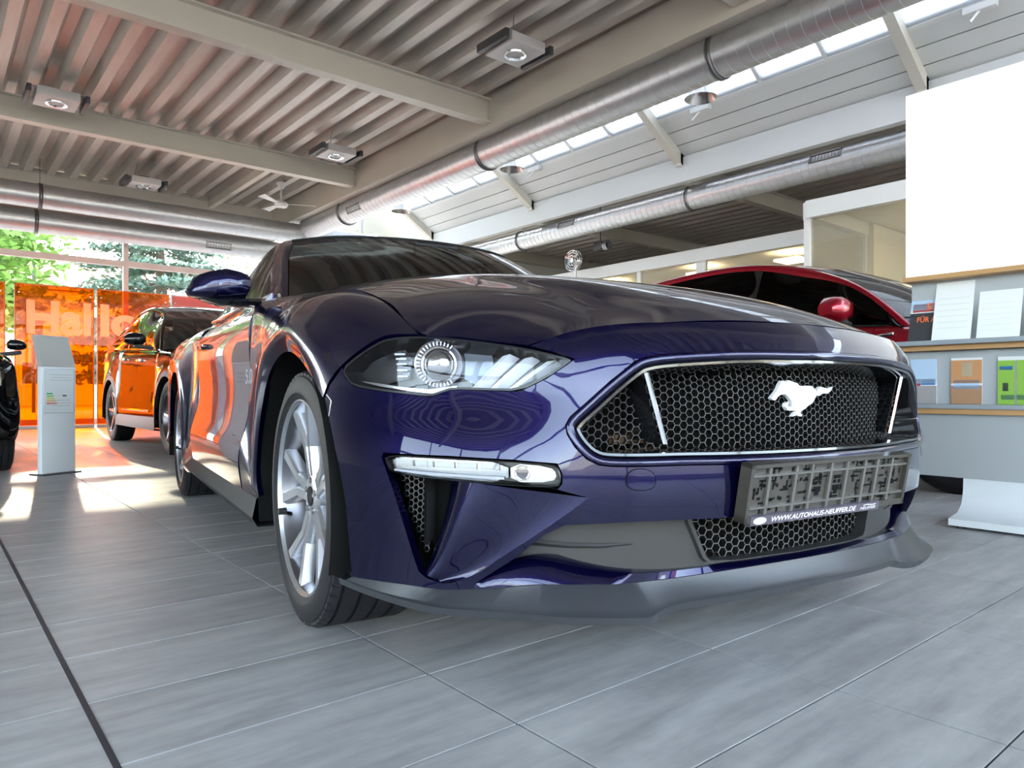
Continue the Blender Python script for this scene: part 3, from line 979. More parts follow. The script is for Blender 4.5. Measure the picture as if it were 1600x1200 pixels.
for k in range(5):
    a0 = .745 + k * .046
    fog_part('led_cell', [(a0, .462 + k * .0008), (a0 + .038, .463 + k * .0008), (a0 + .038, .4765 + k * .0007), (a0, .4755 + k * .0007)], -.005, mat('led_cell_grey', (.24, .25, .28), .3), .03)
fog_part('led_lower_bar', [(.735, .4445), (.845, .4480), (.970, .4545), (.970, .4585), (.845, .4530), (.735, .4495)], -.001, mat('led_bar_grey', (.36, .37, .40), .3), .03)
FOGP = smooth_poly([(.722, .4765), (.645, .4705), (.632, .4560), (.640, .4415), (.722, .4400)], 1)
fog_part('fog_reflector', FOGP, -.004, mat('fog_silver', (.40, .37, .36), .25, .75))
fog_part('fog_lens_cover', FOGP, .0025, LENS)
cir = [(.699 + .0135 * math.cos(q / 14 * math.tau), .459 + .0135 * math.sin(q / 14 * math.tau)) for q in range(14)]
fog_part('fog_lens', cir, .0005, mat('fog_glass', (.10, .09, .09), .08, .6, 1.0), .008)
ring = MB().tube(skin_pts(cir, .001), .0016, 6, closed=True)
ring.build('fog_ring', CHROME, fogR, mirror_y=True); ring.build('fog_ring', CHROME, fogL)

# ---- headlamps
LSM = smooth_poly(LAMP, 1)
def lscale(P, k, kz=None):
    c = np.array([.85, .668]); kz = kz or k
    return [tuple(c + (np.array(p) - c) * (k, kz)) for p in P]
def lin(P, d):
    P = np.array(P); n = len(P); out = []
    for i in range(n):
        t = P[(i + 1) % n] - P[i - 1]; t /= np.linalg.norm(t)
        out.append(tuple(P[i] + np.array([-t[1], t[0]]) * d))
    ar = sum(P[i - 1][0] * P[i][1] - P[i][0] * P[i - 1][1] for i in range(n))
    return out if ar > 0 else [tuple(2 * P[i] - np.array(out[i])) for i in range(n)]
LI = lin(LSM, .006)
LB = lscale(LI, .93, .9)
hl = MB().loft([skin_pts(LSM, -.003), skin_pts(lin(LSM, .0015), .0008), skin_pts(LI, .0008), skin_pts(LI, -.004), skin_pts(LB, -.05)])
V, T = cdt_fill(LB, [], .03)
hl.add(skin(V[:, 0], V[:, 1], -.05), [tuple(q) for q in T])
HLR, HLL = pair(hl, 'headlamp', LAMPB, smooth=40)
def hl_part(m_, name, material, smooth=40, label=None):
    for par, mir in ((HLR, True), (HLL, False)):
        o = m_.build(name, material, par, mirror_y=mir, smooth=smooth)
        if label: o['label'] = label
V, T = cdt_fill(LI, [], .015)
hl_part(MB().add(skin(V[:, 0], V[:, 1], -.0005), [tuple(q) for q in T]), 'lens', LENS, 60)
# projector: chrome ring with ticks, dark bowl, glass ball
pc = skin(.845, .674, -.022); pn = skin(.845, .674, 1.0) - skin(.845, .674, 0.0); pn /= np.linalg.norm(pn)
pn = np.array([.90, .40, .02]); pn /= np.linalg.norm(pn)
pu = np.cross((0, 0, 1), pn); pu /= np.linalg.norm(pu); pv = np.cross(pn, pu)
def disc(r, off, n=40):
    return [pc + pn * off + pu * r * math.cos(q / n * math.tau) + pv * r * math.sin(q / n * math.tau) for q in range(n)]
hl_part(MB().loft([disc(.051, -.012), disc(.051, .001), disc(.048, .003), disc(.045, -.002)]), 'projector_bezel', REFL)
hl_part(MB().loft([disc(.045, -.002), disc(.038, -.008), disc(.035, -.008)]), 'projector_ring', DSILVER)
hl_part(MB().loft([disc(.036, -.006), disc(.036, .004), disc(.033, .005), disc(.032, -.004)]), 'projector_collar', CHROME)
hl_part(MB().loft([disc(.032, -.004), disc(.029, .006), disc(.022, .013), disc(.012, .017), disc(.002, .018)]), 'projector_lens', mat('projector_glass', (.35, .33, .33), .05, .9, 1.0), 60)
tick = MB()
for k in range(26):
    q = math.radians(-125 + k * 10)
    c0 = pc + pn * .0035
    a_ = pu * math.cos(q) + pv * math.sin(q); b_ = -pu * math.sin(q) + pv * math.cos(q)
    tick.add([c0 + a_ * .0395 + b_ * .0012, c0 + a_ * .0475 + b_ * .0012, c0 + a_ * .0475 - b_ * .0012, c0 + a_ * .0395 - b_ * .0012,
              c0 + a_ * .0395 + b_ * .0012 - pn * .006, c0 + a_ * .0475 + b_ * .0012 - pn * .006, c0 + a_ * .0475 - b_ * .0012 - pn * .006, c0 + a_ * .0395 - b_ * .0012 - pn * .006],
             [(0, 1, 2, 3), (0, 4, 5, 1), (1, 5, 6, 2), (2, 6, 7, 3), (3, 7, 4, 0)])
hl_part(tick, 'ring_ticks', mat('tick_grey', (.45, .47, .5), .3, .6), 0)
# three slanted light blades
for (a0, z0, a1, z1, wd) in ((.772, .622, .700, .695, .016), (.738, .620, .660, .688, .016), (.702, .620, .618, .680, .017)):
    def q_(t, e, o): return skin(a0 + (a1 - a0) * t + e, z0 + (z1 - z0) * t, o)
    m_ = MB().loft([[q_(t, -wd * .2, -.016) for t in (0, .5, 1)], [q_(t, wd * .8, -.028) for t in (0, .5, 1)],
                    [q_(t, wd * .8, -.045) for t in (0, .5, 1)], [q_(t, -wd * 1.0, -.045) for t in (0, .5, 1)], [q_(t, -wd * .2, -.016) for t in (0, .5, 1)]], closed=False)
    hl_part(m_, 'light_blade', BULB, 30)
for (poly, off, nm, mm) in (([(1.06, .655), (1.02, .688), (.96, .715), (.925, .722), (.915, .69), (.93, .645), (1.0, .632), (1.045, .638)], -.040, 'side_reflector', mat('dark_reflector', (.10, .105, .115), .18, .9)),
                            ([(1.055, .640), (.99, .628), (.91, .619), (.865, .615), (.81, .625), (.81, .629), (.87, .622), (.93, .626), (1.0, .635)], -.020, 'reflector_sill', REFL),
                            ([(.79, .715), (.735, .707), (.742, .64), (.775, .632), (.80, .645)], -.044, 'inner_bezel', mat('blue_grey_bezel', (.14, .16, .19), .3, .7))):
    V, T = cdt_fill(poly, [], .02)
    hl_part(MB().add(skin(V[:, 0], V[:, 1], off), [tuple(q) for q in T]), nm, mm, 40)
for k in range(5):
    zz = .650 + k * .0135
    m_ = MB().tube([skin(.925, zz, -.03), skin(.950, zz, -.03)], .0022, 6)
    hl_part(m_, 'side_light_bar', BULB, 40)

# ---- centre lower grille: grey recessed panel, mesh, blue lip, splitter
LGR = [(0, .366), (0, .258), (.20, .258), (.262, .262), (.272, .268), (.308, .345), (.312, .366)]
def rec(a, z):                      # recessed lower face
    return skin(a, np.asarray(z) * 0 + .36, 0) * (1, 1, 0) + np.stack([-.070 - .02 * np.clip((np.abs(a) - .45) / .25, 0, 1), np.asarray(z) * 0, np.asarray(z)], -1)
PAN = [(.312, .368), (.308, .345), (.272, .268), (.262, .260), (.20, .256), (0, .256), (0, .238), (.3, .238), (.46, .245), (.52, .258), (.66, .265), (.74, .23),
       (.775, .235), (.711, .292), (.6545, .342), (.6132, .364), (.4968, .368)]
V, T = cdt_fill(PAN, [], .03)
mb = MB()
for sg in (1, -1):
    P = rec(V[:, 0], V[:, 1]) * (1, sg, 1)
    mb.add(P, [tuple(q) for q in T])
mb.build('lower_panel', GREYP, CAR, smooth=40, weld=.001)
fr = [(.312, .368), (.308, .345), (.274, .270), (.264, .261), (.20, .257), (0, .257)]
frp = fr + [(-a, z) for a, z in reversed(fr[:-1])]
pts = np.array(frp)
Lf = []
for k, o in ((1.03, 0.0), (1.02, .008), (.99, .008), (.97, -.03)):
    q = np.array([(a * k, .34 + (z - .34) * (k if z < .34 else 1)) for a, z in frp])
    Lf.append(rec(q[:, 0], q[:, 1]) + np.array([o, 0, 0]))
MB().loft(Lf, closed=False).build('lower_grille_frame', GREYP, CAR, smooth=40)
lo = [(a * .985, .34 + (z - .34) * .97) for a, z in frp]
hex_mesh(MB(), lo, .0115, .0011, lambda P, o: rec(P[:, 0], P[:, 1]) + np.array([-.02 + o, 0, 0]), .012, .35, .25, .37).build('lower_grille_mesh', [MESHM, MESHF], CAR, smooth=0, fix=False)
V, T = cdt_fill([(a * .99, z) for a, z in frp], [], .05)
MB().add(rec(V[:, 0], V[:, 1]) + np.array([-.07, 0, 0]), [tuple(q) for q in T]).build('lower_grille_backing', DARK, CAR, smooth=0)
crease = MB()
crease.tube([rec(np.array(a), np.array(z)) + (.002, 0, 0) for a, z in ((.435, .306), (.50, .304), (.56, .305), (.65, .312))], [.002, .005, .006, .007], 6)
pair(crease, 'panel_crease', GREYP)
und = [(.0, .361), (.3782, .3634), (.4968, .3635), (.6132, .3595), (.6545, .3376), (.711, .286), (.778, .237)]
pair(MB().loft([skin_pts(und, 0), skin_pts(und, -.012), [p + np.array([-.001, 0, .004]) for p in rec(np.array([u[0] for u in und]), np.array([u[1] for u in und]))]], closed=False), 'bumper_return', PAINT, smooth=60)

# splitter stations: (top x,s,z), (bottom x,s,z)
SP = [((.878, 0, .247), (.897, 0, .199)), ((.868, .16, .245), (.886, .17, .196)), ((.835, .30, .236), (.862, .304, .190)), ((.815, .375, .232), (.848, .365, .186)),
      ((.803, .425, .231), (.840, .402, .176)), ((.800, .47, .232), (.853, .435, .174)), ((.790, .51, .234), (.848, .52, .183)), ((.765, .57, .236), (.818, .59, .187)),
      ((.725, .645, .236), (.725, .69, .188)), ((.655, .728, .222), (.630, .793, .189)), ((.600, .776, .219), (.56, .835, .192)), ((.515, .846, .221), (.478, .876, .199)), ((.425, .897, .219), (.385, .912, .208))]
Tp = np.array([s[0] for s in SP]); Bt = np.array([s[1] for s in SP])
tt = np.linspace(0, 1, 70)
tk = chord(Bt)
tp = cubic(tk, Tp, tt); bt = cubic(tk, Bt, tt)
inn = tp + (tp - bt) * (.0, .0, 0) + np.array([-.03, -.004, .004])
mid1 = tp * .35 + bt * .65 + np.array([-.002, 0, -.006]); e1 = bt + np.array([.002, .002, .004]); e2 = bt + np.array([-.004, -.003, -.012]); bk = bt + np.array([-.14, -.03, -.012])
both = lambda L: np.concatenate([(L * (1, -1, 1))[::-1], L[1:]])
MB().loft([both(L) for L in (inn, tp, mid1, e1, e2, bk)], closed=False).build('splitter', SPLIT, CAR, smooth=50)
LT = np.array([(.838, 0, .255), (.832, .16, .254), (.812, .27, .252), (.795, .36, .252), (.78, .42, .256), (.755, .48, .266), (.733, .52, .277), (.70, .62, .288), (.668, .69, .262), (.64, .722, .234)])
LTm = cubic(chord(LT), LT, np.linspace(0, 1, 50))
k = int(np.argmin(np.abs(tp[:, 1] - .728)))
tl = cubic(np.linspace(0, 1, k + 1), tp[:k + 1], np.linspace(0, 1, 50))
bul = (LTm + tl) / 2 + np.array([.010, 0, .006])
MB().loft([both(L) for L in (LTm + (-.03, 0, -.01), LTm, bul, tl + (0, 0, .0015), tl + (-.02, 0, -.004))], closed=False).build('bumper_lip', PAINT, CAR, smooth=60)

# ---- bonnet
HD = [
 [(.843, 0, .768), (.838, .15, .767), (.826, .29, .761), (.813, .37, .755), (.795, .44, .7515), (.757, .535, .738), (.725, .598, .718), (.708, .626, .706)],
 [(.78, 0, .800), (.775, .14, .800), (.765, .26, .793), (.752, .33, .785), (.738, .40, .774), (.71, .51, .758), (.675, .61, .736), (.641, .688, .717)],
 [(.68, 0, .838), (.677, .14, .837), (.668, .25, .831), (.658, .32, .821), (.645, .39, .803), (.63, .52, .783), (.60, .65, .754), (.579, .741, .728)],
 [(.55, 0, .876), (.548, .13, .875), (.545, .25, .870), (.54, .32, .859), (.535, .385, .839), (.53, .54, .815), (.53, .69, .775), (.526, .784, .736)],
 [(.40, 0, .913), (.40, .13, .912), (.40, .26, .907), (.40, .33, .897), (.40, .39, .877), (.40, .55, .856), (.39, .70, .824), (.38, .775, .795)],
 [(.22, 0, .948), (.22, .14, .947), (.22, .27, .942), (.22, .345, .933), (.22, .41, .917), (.22, .56, .897), (.23, .69, .865), (.25, .762, .838)],
 [(0, 0, .982), (0, .15, .981), (0, .29, .977), (0, .37, .970), (0, .44, .959), (0, .57, .939), (0, .68, .914), (.02, .758, .893)],
 [(-.2, 0, 1.004), (-.2, .16, 1.003), (-.2, .31, .999), (-.2, .40, .992), (-.2, .48, .982), (-.2, .59, .962), (-.2, .68, .940), (-.2, .755, .918)],
 [(-.42, 0, 1.012), (-.42, .17, 1.012), (-.43, .34, 1.008), (-.44, .45, 1.0), (-.45, .53, .990), (-.45, .61, .976), (-.45, .69, .957), (-.45, .75, .937)],
 [(-.50, 0, 1.010), (-.505, .18, 1.010), (-.52, .36, 1.006), (-.535, .47, .997), (-.55, .55, .986), (-.56, .63, .972), (-.565, .70, .955), (-.57, .745, .940)]]
HDF = [[(x, -s, z) for x, s, z in reversed(r)] + r[1:] for r in HD]
G = surf(HDF, 70, 97, (.004, .002, .003, .003))
grid_mb(G, .02).build('bonnet', PAINT, CAR, smooth=50)
for sg in (-1, 1):                  # heat extractor vents
    v_ = MB()
    for k in range(4):
        x_ = .16 - k * .05
        v_.box((x_, sg * .27, .941 + .16 * (.16 - x_)), (.012, .13, .008), ry=.5, rz=-sg * .15)
    v_.build('bonnet_vent', PLASTIC, CAR, smooth=0)

# ---- wings, doors, rear quarters
FEN = [
 [(.313, .927, .600), (.333, .919, .634), (.366, .902, .669), (.405, .881, .697), (.441, .852, .723), (.467, .828, .735), (.526, .786, .736)],
 [(.18, .934, .678), (.205, .945, .718), (.228, .925, .757), (.25, .895, .785), (.275, .86, .803), (.31, .82, .806), (.38, .777, .795)],
 [(.035, .937, .718), (.04, .950, .766), (.047, .932, .806), (.062, .902, .836), (.09, .865, .858), (.14, .82, .864), (.22, .766, .846)],
 [(-.13, .937, .697), (-.145, .950, .742), (-.15, .936, .790), (-.145, .906, .838), (-.13, .870, .871), (-.09, .82, .888), (0, .760, .891)],
 [(-.295, .937, .582), (-.33, .949, .615), (-.33, .934, .72), (-.32, .915, .81), (-.31, .880, .880), (-.29, .82, .910), (-.25, .757, .921)],
 [(-.385, .937, .335), (-.432, .947, .335), (-.46, .920, .55), (-.46, .915, .76), (-.46, .895, .880), (-.46, .83, .924), (-.45, .752, .936)],
 [(-.392, .932, .287), (-.46, .946, .350), (-.53, .926, .47), (-.55, .915, .72), (-.55, .899, .880), (-.55, .85, .925), (-.56, .748, .941)],
 [(-.615, .940, .289), (-.615, .951, .405), (-.615, .928, .50), (-.615, .915, .72), (-.617, .903, .880), (-.62, .865, .925), (-.65, .755, .950)]]
FENR, FENL = pair(grid_mb(surf(FEN, 64, 40, (.003, .003, 0, .003)), .016, out=(-.1, 0, .4)), 'wing', PAINT, smooth=60)
put_text('engine_badge', '5.0', (-.60, -.9275, .640), (1, 0, 0), (0, 0, 1), .115, .05, CHROME, CAR, extrude=.004, bold=.02)
DR = [[(x, sb, .215), (x, .942, .300), (x, .951, .405), (x, .928, .500), (x, .915, .720), (x, .903, .880), (x, .865, .925), (x, .842, .955)] for x, sb in
      ((-.62, .92), (-.95, .922), (-1.3, .925), (-1.65, .925), (-1.98, .925))]
pair(grid_mb(surf(DR, 30, 44, (.003, .003, 0, 0)), .016, out=(-1.3, 0, .5)), 'door', PAINT, smooth=60)
hd = MB().box((-1.70, .925, .82), (.20, .035, .024), bevel=.01)
pair(hd, 'door_handle', BLACKP)
QU = [
 [(-1.985, .925, .215), (-1.985, .942, .30), (-1.985, .930, .5), (-1.985, .915, .72), (-1.99, .905, .88), (-2.0, .865, .93), (-2.02, .81, .96)],
 [(-2.34, .945, .215), (-2.29, .955, .235), (-2.2, .935, .48), (-2.18, .925, .73), (-2.2, .910, .89), (-2.22, .86, .945), (-2.25, .79, .975)],
 [(-2.325, .957, .335), (-2.28, .964, .345), (-2.27, .945, .55), (-2.28, .942, .74), (-2.3, .918, .888), (-2.33, .86, .945), (-2.36, .78, .98)],
 [(-2.44, .957, .615), (-2.405, .967, .65), (-2.41, .965, .73), (-2.42, .953, .80), (-2.43, .924, .887), (-2.45, .86, .945), (-2.47, .77, .985)],
 [(-2.72, .957, .73), (-2.72, .968, .775), (-2.72, .965, .81), (-2.72, .950, .85), (-2.72, .920, .90), (-2.72, .85, .95), (-2.72, .75, .99)],
 [(-3.0, .952, .615), (-3.03, .960, .65), (-3.04, .955, .73), (-3.04, .945, .81), (-3.04, .910, .89), (-3.04, .84, .95), (-3.04, .74, .99)],
 [(-3.115, .945, .335), (-3.16, .950, .335), (-3.2, .935, .55), (-3.2, .930, .75), (-3.2, .900, .88), (-3.2, .82, .95), (-3.2, .72, .985)],
 [(-3.40, .910, .25), (-3.42, .915, .35), (-3.45, .910, .55), (-3.45, .900, .75), (-3.45, .870, .87), (-3.45, .79, .94), (-3.45, .70, .98)]]
pair(grid_mb(surf(QU, 60, 36, (.003, .003, 0, 0)), .016, out=(-2.7, 0, .45)), 'rear_quarter', PAINT, smooth=60)
RB = [[(-3.40, .910, .25), (-3.42, .915, .35), (-3.45, .910, .55), (-3.45, .900, .75), (-3.45, .870, .87), (-3.45, .79, .94), (-3.45, .70, .98)],
      [(-3.74, .70, .25), (-3.79, .71, .35), (-3.82, .71, .55), (-3.83, .70, .75), (-3.82, .69, .87), (-3.79, .66, .95), (-3.74, .6, .985)],
      [(-3.80, .30, .25), (-3.85, .30, .35), (-3.87, .30, .55), (-3.88, .30, .75), (-3.87, .30, .88), (-3.84, .30, .96), (-3.78, .30, .99)],
      [(-3.80, 0, .25), (-3.855, 0, .35), (-3.875, 0, .55), (-3.885, 0, .75), (-3.875, 0, .88), (-3.845, 0, .96), (-3.78, 0, .99)]]
RBF = RB[:-1] + [RB[-1]] + [[(x, -s, z) for x, s, z in r] for r in reversed(RB[:-1])]
grid_mb(surf(RBF, 40, 24, (.003, .003, 0, 0)), .016, out=(-3, 0, .6)).build('rear_bumper', PAINT, CAR, smooth=60)
DK = [[(-2.98, s, .995 + .01 * (1 - (s / .74) ** 2)) for s in (-.74, -.4, 0, .4, .74)], [(-3.3, s, .995) for s in (-.71, -.4, 0, .4, .71)], [(-3.76, s * .88, 1.0) for s in (-.68, -.4, 0, .4, .68)]]
grid_mb(surf(DK, 16, 24), .02).build('boot_lid', PAINT, CAR, smooth=60)
sill = MB()
xs = np.linspace(-.385, -2.33, 12)
sill.loft([[(x, .915, .300) for x in xs], [(x, .938, .285) for x in xs], [(x, .950, .225) for x in xs], [(x, .935, .198) for x in xs], [(x, .80, .195) for x in xs]], closed=False)
pair(sill, 'side_sill', mat('sill_plastic', (.030, .030, .032), .65, spec=.25), smooth=40)

# ---- greenhouse
WSF = [[(-.56, 0, .992), (-.585, .25, .989), (-.66, .50, .983), (-.83, .74, .975)],
       [(-.76, 0, 1.110), (-.785, .24, 1.107), (-.86, .475, 1.098), (-1.02, .695, 1.085)],
       [(-.97, 0, 1.223), (-.995, .235, 1.221), (-1.07, .455, 1.212), (-1.22, .645, 1.197)],
       [(-1.19, 0, 1.322), (-1.215, .23, 1.320), (-1.29, .44, 1.314), (-1.42, .585, 1.305)]]
mir = lambda R: [[(x, -s, z) for x, s, z in reversed(r)] + r[1:] for r in R]
Gw = surf(mir(WSF), 24, 48, (0, .004, .004, .004))
grid_mb(Gw, .006).build('windscreen', WIND, CAR, smooth=60)
RF = [[(-1.19, 0, 1.322), (-1.215, .23, 1.320), (-1.29, .44, 1.314), (-1.42, .585, 1.305)],
      [(-1.45, 0, 1.372), (-1.46, .23, 1.369), (-1.52, .44, 1.353), (-1.62, .582, 1.330)],
      [(-1.80, 0, 1.379), (-1.80, .23, 1.375), (-1.82, .43, 1.358), (-1.87, .572, 1.328)],
      [(-2.15, 0, 1.348), (-2.15, .22, 1.344), (-2.16, .42, 1.326), (-2.18, .560, 1.292)],
      [(-2.42, 0, 1.290), (-2.42, .22, 1.286), (-2.42, .41, 1.266), (-2.44, .545, 1.228)]]
Gr = surf(mir(RF), 30, 48, (.004, .003, .002, .002))
grid_mb(Gr, .02).build('roof', PAINT, CAR, smooth=60)
MB().tube([tuple(p + np.array([0, 0, .002])) for p in surf(mir(RF), 2, 48)[0]], .004, 6).build('windscreen_seal', PLASTIC, CAR)
PIL = [[(-.83, .74, .975), (-1.02, .695, 1.085), (-1.22, .645, 1.197), (-1.42, .585, 1.305), (-1.62, .582, 1.330), (-1.87, .572, 1.328), (-2.18, .560, 1.292), (-2.44, .545, 1.228)],
       [(-.88, .768, .972), (-1.07, .722, 1.085), (-1.27, .675, 1.195), (-1.46, .620, 1.298), (-1.65, .612, 1.318), (-1.88, .604, 1.314), (-2.19, .592, 1.276), (-2.46, .575, 1.208)],
       [(-.94, .785, .965), (-1.12, .742, 1.072), (-1.31, .697, 1.178), (-1.49, .643, 1.278), (-1.67, .633, 1.298), (-1.89, .625, 1.294), (-2.20, .612, 1.250), (-2.48, .595, 1.178)]]
pair(grid_mb(surf(PIL, 10, 44), .012), 'roof_pillar', PAINT, smooth=60)
SG = [[(-.94, .785, .965), (-1.12, .742, 1.072), (-1.31, .697, 1.178), (-1.49, .643, 1.278), (-1.67, .633, 1.298), (-1.89, .625, 1.294), (-2.20, .612, 1.250), (-2.48, .595, 1.178)],
      [(-.96, .802, .960), (-1.14, .79, 1.015), (-1.33, .772, 1.068), (-1.52, .748, 1.118), (-1.70, .743, 1.128), (-1.93, .735, 1.128), (-2.23, .718, 1.112), (-2.5, .70, 1.085)],
      [(-.98, .818, .956), (-1.15, .835, .956), (-1.35, .842, .956), (-1.55, .843, .957), (-1.75, .843, .958), (-1.98, .838, .962), (-2.27, .80, .975), (-2.52, .775, .985)]]
pair(grid_mb(surf(SG, 16, 44), .005, out=(-1.6, 0, 1.0)), 'side_window', SIDEG, smooth=60)
pair(grid_mb(surf([[(-.622, .862, .926), (-.66, .80, .948), (-.70, .752, .958)], [(-.80, .85, .945), (-.83, .80, .962), (-.86, .768, .972)], [(-.98, .835, .956), (-.96, .808, .960), (-.94, .787, .966)]], 8, 8), .01, out=(-.8, 0, .6)), 'mirror_sail', GLOSSB, smooth=60)
belt = MB().tube([(-.70, .80, .958), (-.98, .832, .958), (-1.35, .848, .958), (-1.75, .850, .960), (-1.98, .846, .964)], .007, 8)
pair(belt, 'belt_moulding', GLOSSB)
CP = [[(-2.48, .595, 1.178), (-2.50, .70, 1.085), (-2.52, .775, .985)], [(-2.75, .57, 1.095), (-2.76, .66, 1.05), (-2.76, .735, .990)], [(-3.02, .60, 1.000), (-3.02, .67, .997), (-3.02, .74, .99)]]
pair(grid_mb(surf(CP, 12, 12), .01, out=(-2.7, 0, .9)), 'rear_pillar', PAINT, smooth=60)
RW = [[(-2.43, 0, 1.286), (-2.43, .3, 1.276), (-2.45, .545, 1.226)], [(-2.72, 0, 1.155), (-2.72, .3, 1.147), (-2.74, .56, 1.10)], [(-3.0, 0, 1.008), (-3.0, .3, 1.004), (-3.02, .60, 1.0)]]
grid_mb(surf(mir(RW), 14, 30), .006).build('rear_window', SIDEG, CAR, smooth=60)
cw = [[(x - .0, s, z - .012) for x, s, z in HD[-1]], [(-.57, 0, .975), (-.575, .18, .974), (-.60, .36, .972), (-.66, .47, .970), (-.70, .55, .968), (-.76, .63, .964), (-.82, .70, .96), (-.86, .76, .955)]]
grid_mb(surf(mir(cw), 4, 40), 0).build('cowl', PLASTIC, CAR, smooth=60)
for y0, y1 in ((.05, .62), (-.52, .02)):
    MB().tube([(-.60, y0, 1.004), (-.66, (y0 + y1) / 2, 1.040), (-.70, y1, 1.032)], .006, 6).build('wiper', PLASTIC, CAR)

# ---- door mirrors
sec = []
for s, zc, hz, xc, hx in ((.905, .972, .044, -.71, .055), (.93, .977, .051, -.71, .070), (.98, .975, .060, -.705, .080), (1.03, .970, .052, -.70, .075), (1.065, .965, .043, -.70, .062), (1.085, .962, .033, -.70, .045), (1.094, .960, .014, -.70, .02)):
    ring = []
    for k in range(20):
        q = k / 20 * math.tau
        cx_, cz_ = math.cos(q), math.sin(q)
        ring.append((xc + hx * math.copysign(abs(cx_) ** .6, cx_) * (1 if cx_ > 0 else .45), s + (.012 * (cz_ < 0)), zc + hz * math.copysign(abs(cz_) ** .6, cz_) * (1.0 if cz_ > 0 else .85)))
    sec.append(ring)
mc = MB().loft(sec)
mc.add(sec[0], [tuple(range(20))]); mc.add(sec[-1], [tuple(range(20))])
MRR, MRL = pair(mc, 'door_mirror', PAINT, smooth=60)
base = MB().loft([[(-.70 + .055 * math.cos(q), .87, .925 + .018 * math.sin(q)) for q in np.linspace(0, math.tau, 13)[:-1]],
                  [(-.70 + .06 * math.cos(q), .94, .922 + .016 * math.sin(q)) for q in np.linspace(0, math.tau, 13)[:-1]],
                  [(-.70 + .065 * math.cos(q), 1.0, .919 + .014 * math.sin(q)) for q in np.linspace(0, math.tau, 13)[:-1]],
                  [(-.70 + .03 * math.cos(q), 1.06, .932 + .008 * math.sin(q)) for q in np.linspace(0, math.tau, 13)[:-1]]])
base.build('mirror_foot', GLOSSB, MRR, mirror_y=True); base.build('mirror_foot', GLOSSB, MRL)

# ---- cabin
MB().box((-1.8, 0, .55), (2.2, 1.45, .5)).box((-.86, 0, .86), (.45, 1.42, .22), bevel=.06).build('dashboard', INTER, CAR)
def seat(y):
    m_ = MB().box((-1.55, y, .72), (.50, .48, .16), bevel=.05).box((-1.86, y, .98), (.15, .46, .56), ry=-.25, bevel=.06).box((-1.95, y, 1.245), (.09, .26, .13), ry=-.2, bevel=.04)
    m_.build('seat', INTER, CAR)
seat(-.38); seat(.38)
MB().tube([(-1.22 + .05 * math.sin(q), .38 + .18 * math.cos(q), .98 + .17 * math.sin(q)) for q in np.linspace(0, math.tau, 25)[:-1]], .014, 8, closed=True).build('steering_wheel', INTER, CAR)
MB().box((-1.12, 0, 1.262), (.03, .22, .065), bevel=.012).build('rear_view_mirror', PLASTIC, CAR)
MB().box((-1.5, 0, .24), (4.0, 1.45, .12)).build('underbody', DARK, CAR, smooth=0)
MB().box((.1, 0, .5), (.9, .95, .42)).build('engine_block', DARK, CAR, smooth=0)

# ---- wheels
def arch_liner(xc, s0, s1, r):
    m_ = MB()
    q = np.radians(np.linspace(-18, 198, 30))
    L0 = [(xc + r * math.cos(t), s1, .336 + r * math.sin(t)) for t in q]; L1 = [(xc + r * math.cos(t), s0, .336 + r * math.sin(t)) for t in q]
    m_.loft([L0, L1], closed=False)
    m_.add(L1, [tuple(range(30))])
    return m_
pair(arch_liner(0, .62, .932, .392), 'arch_liner', DARK)
pair(arch_liner(-2.72, .62, .950, .40), 'arch_liner', DARK)

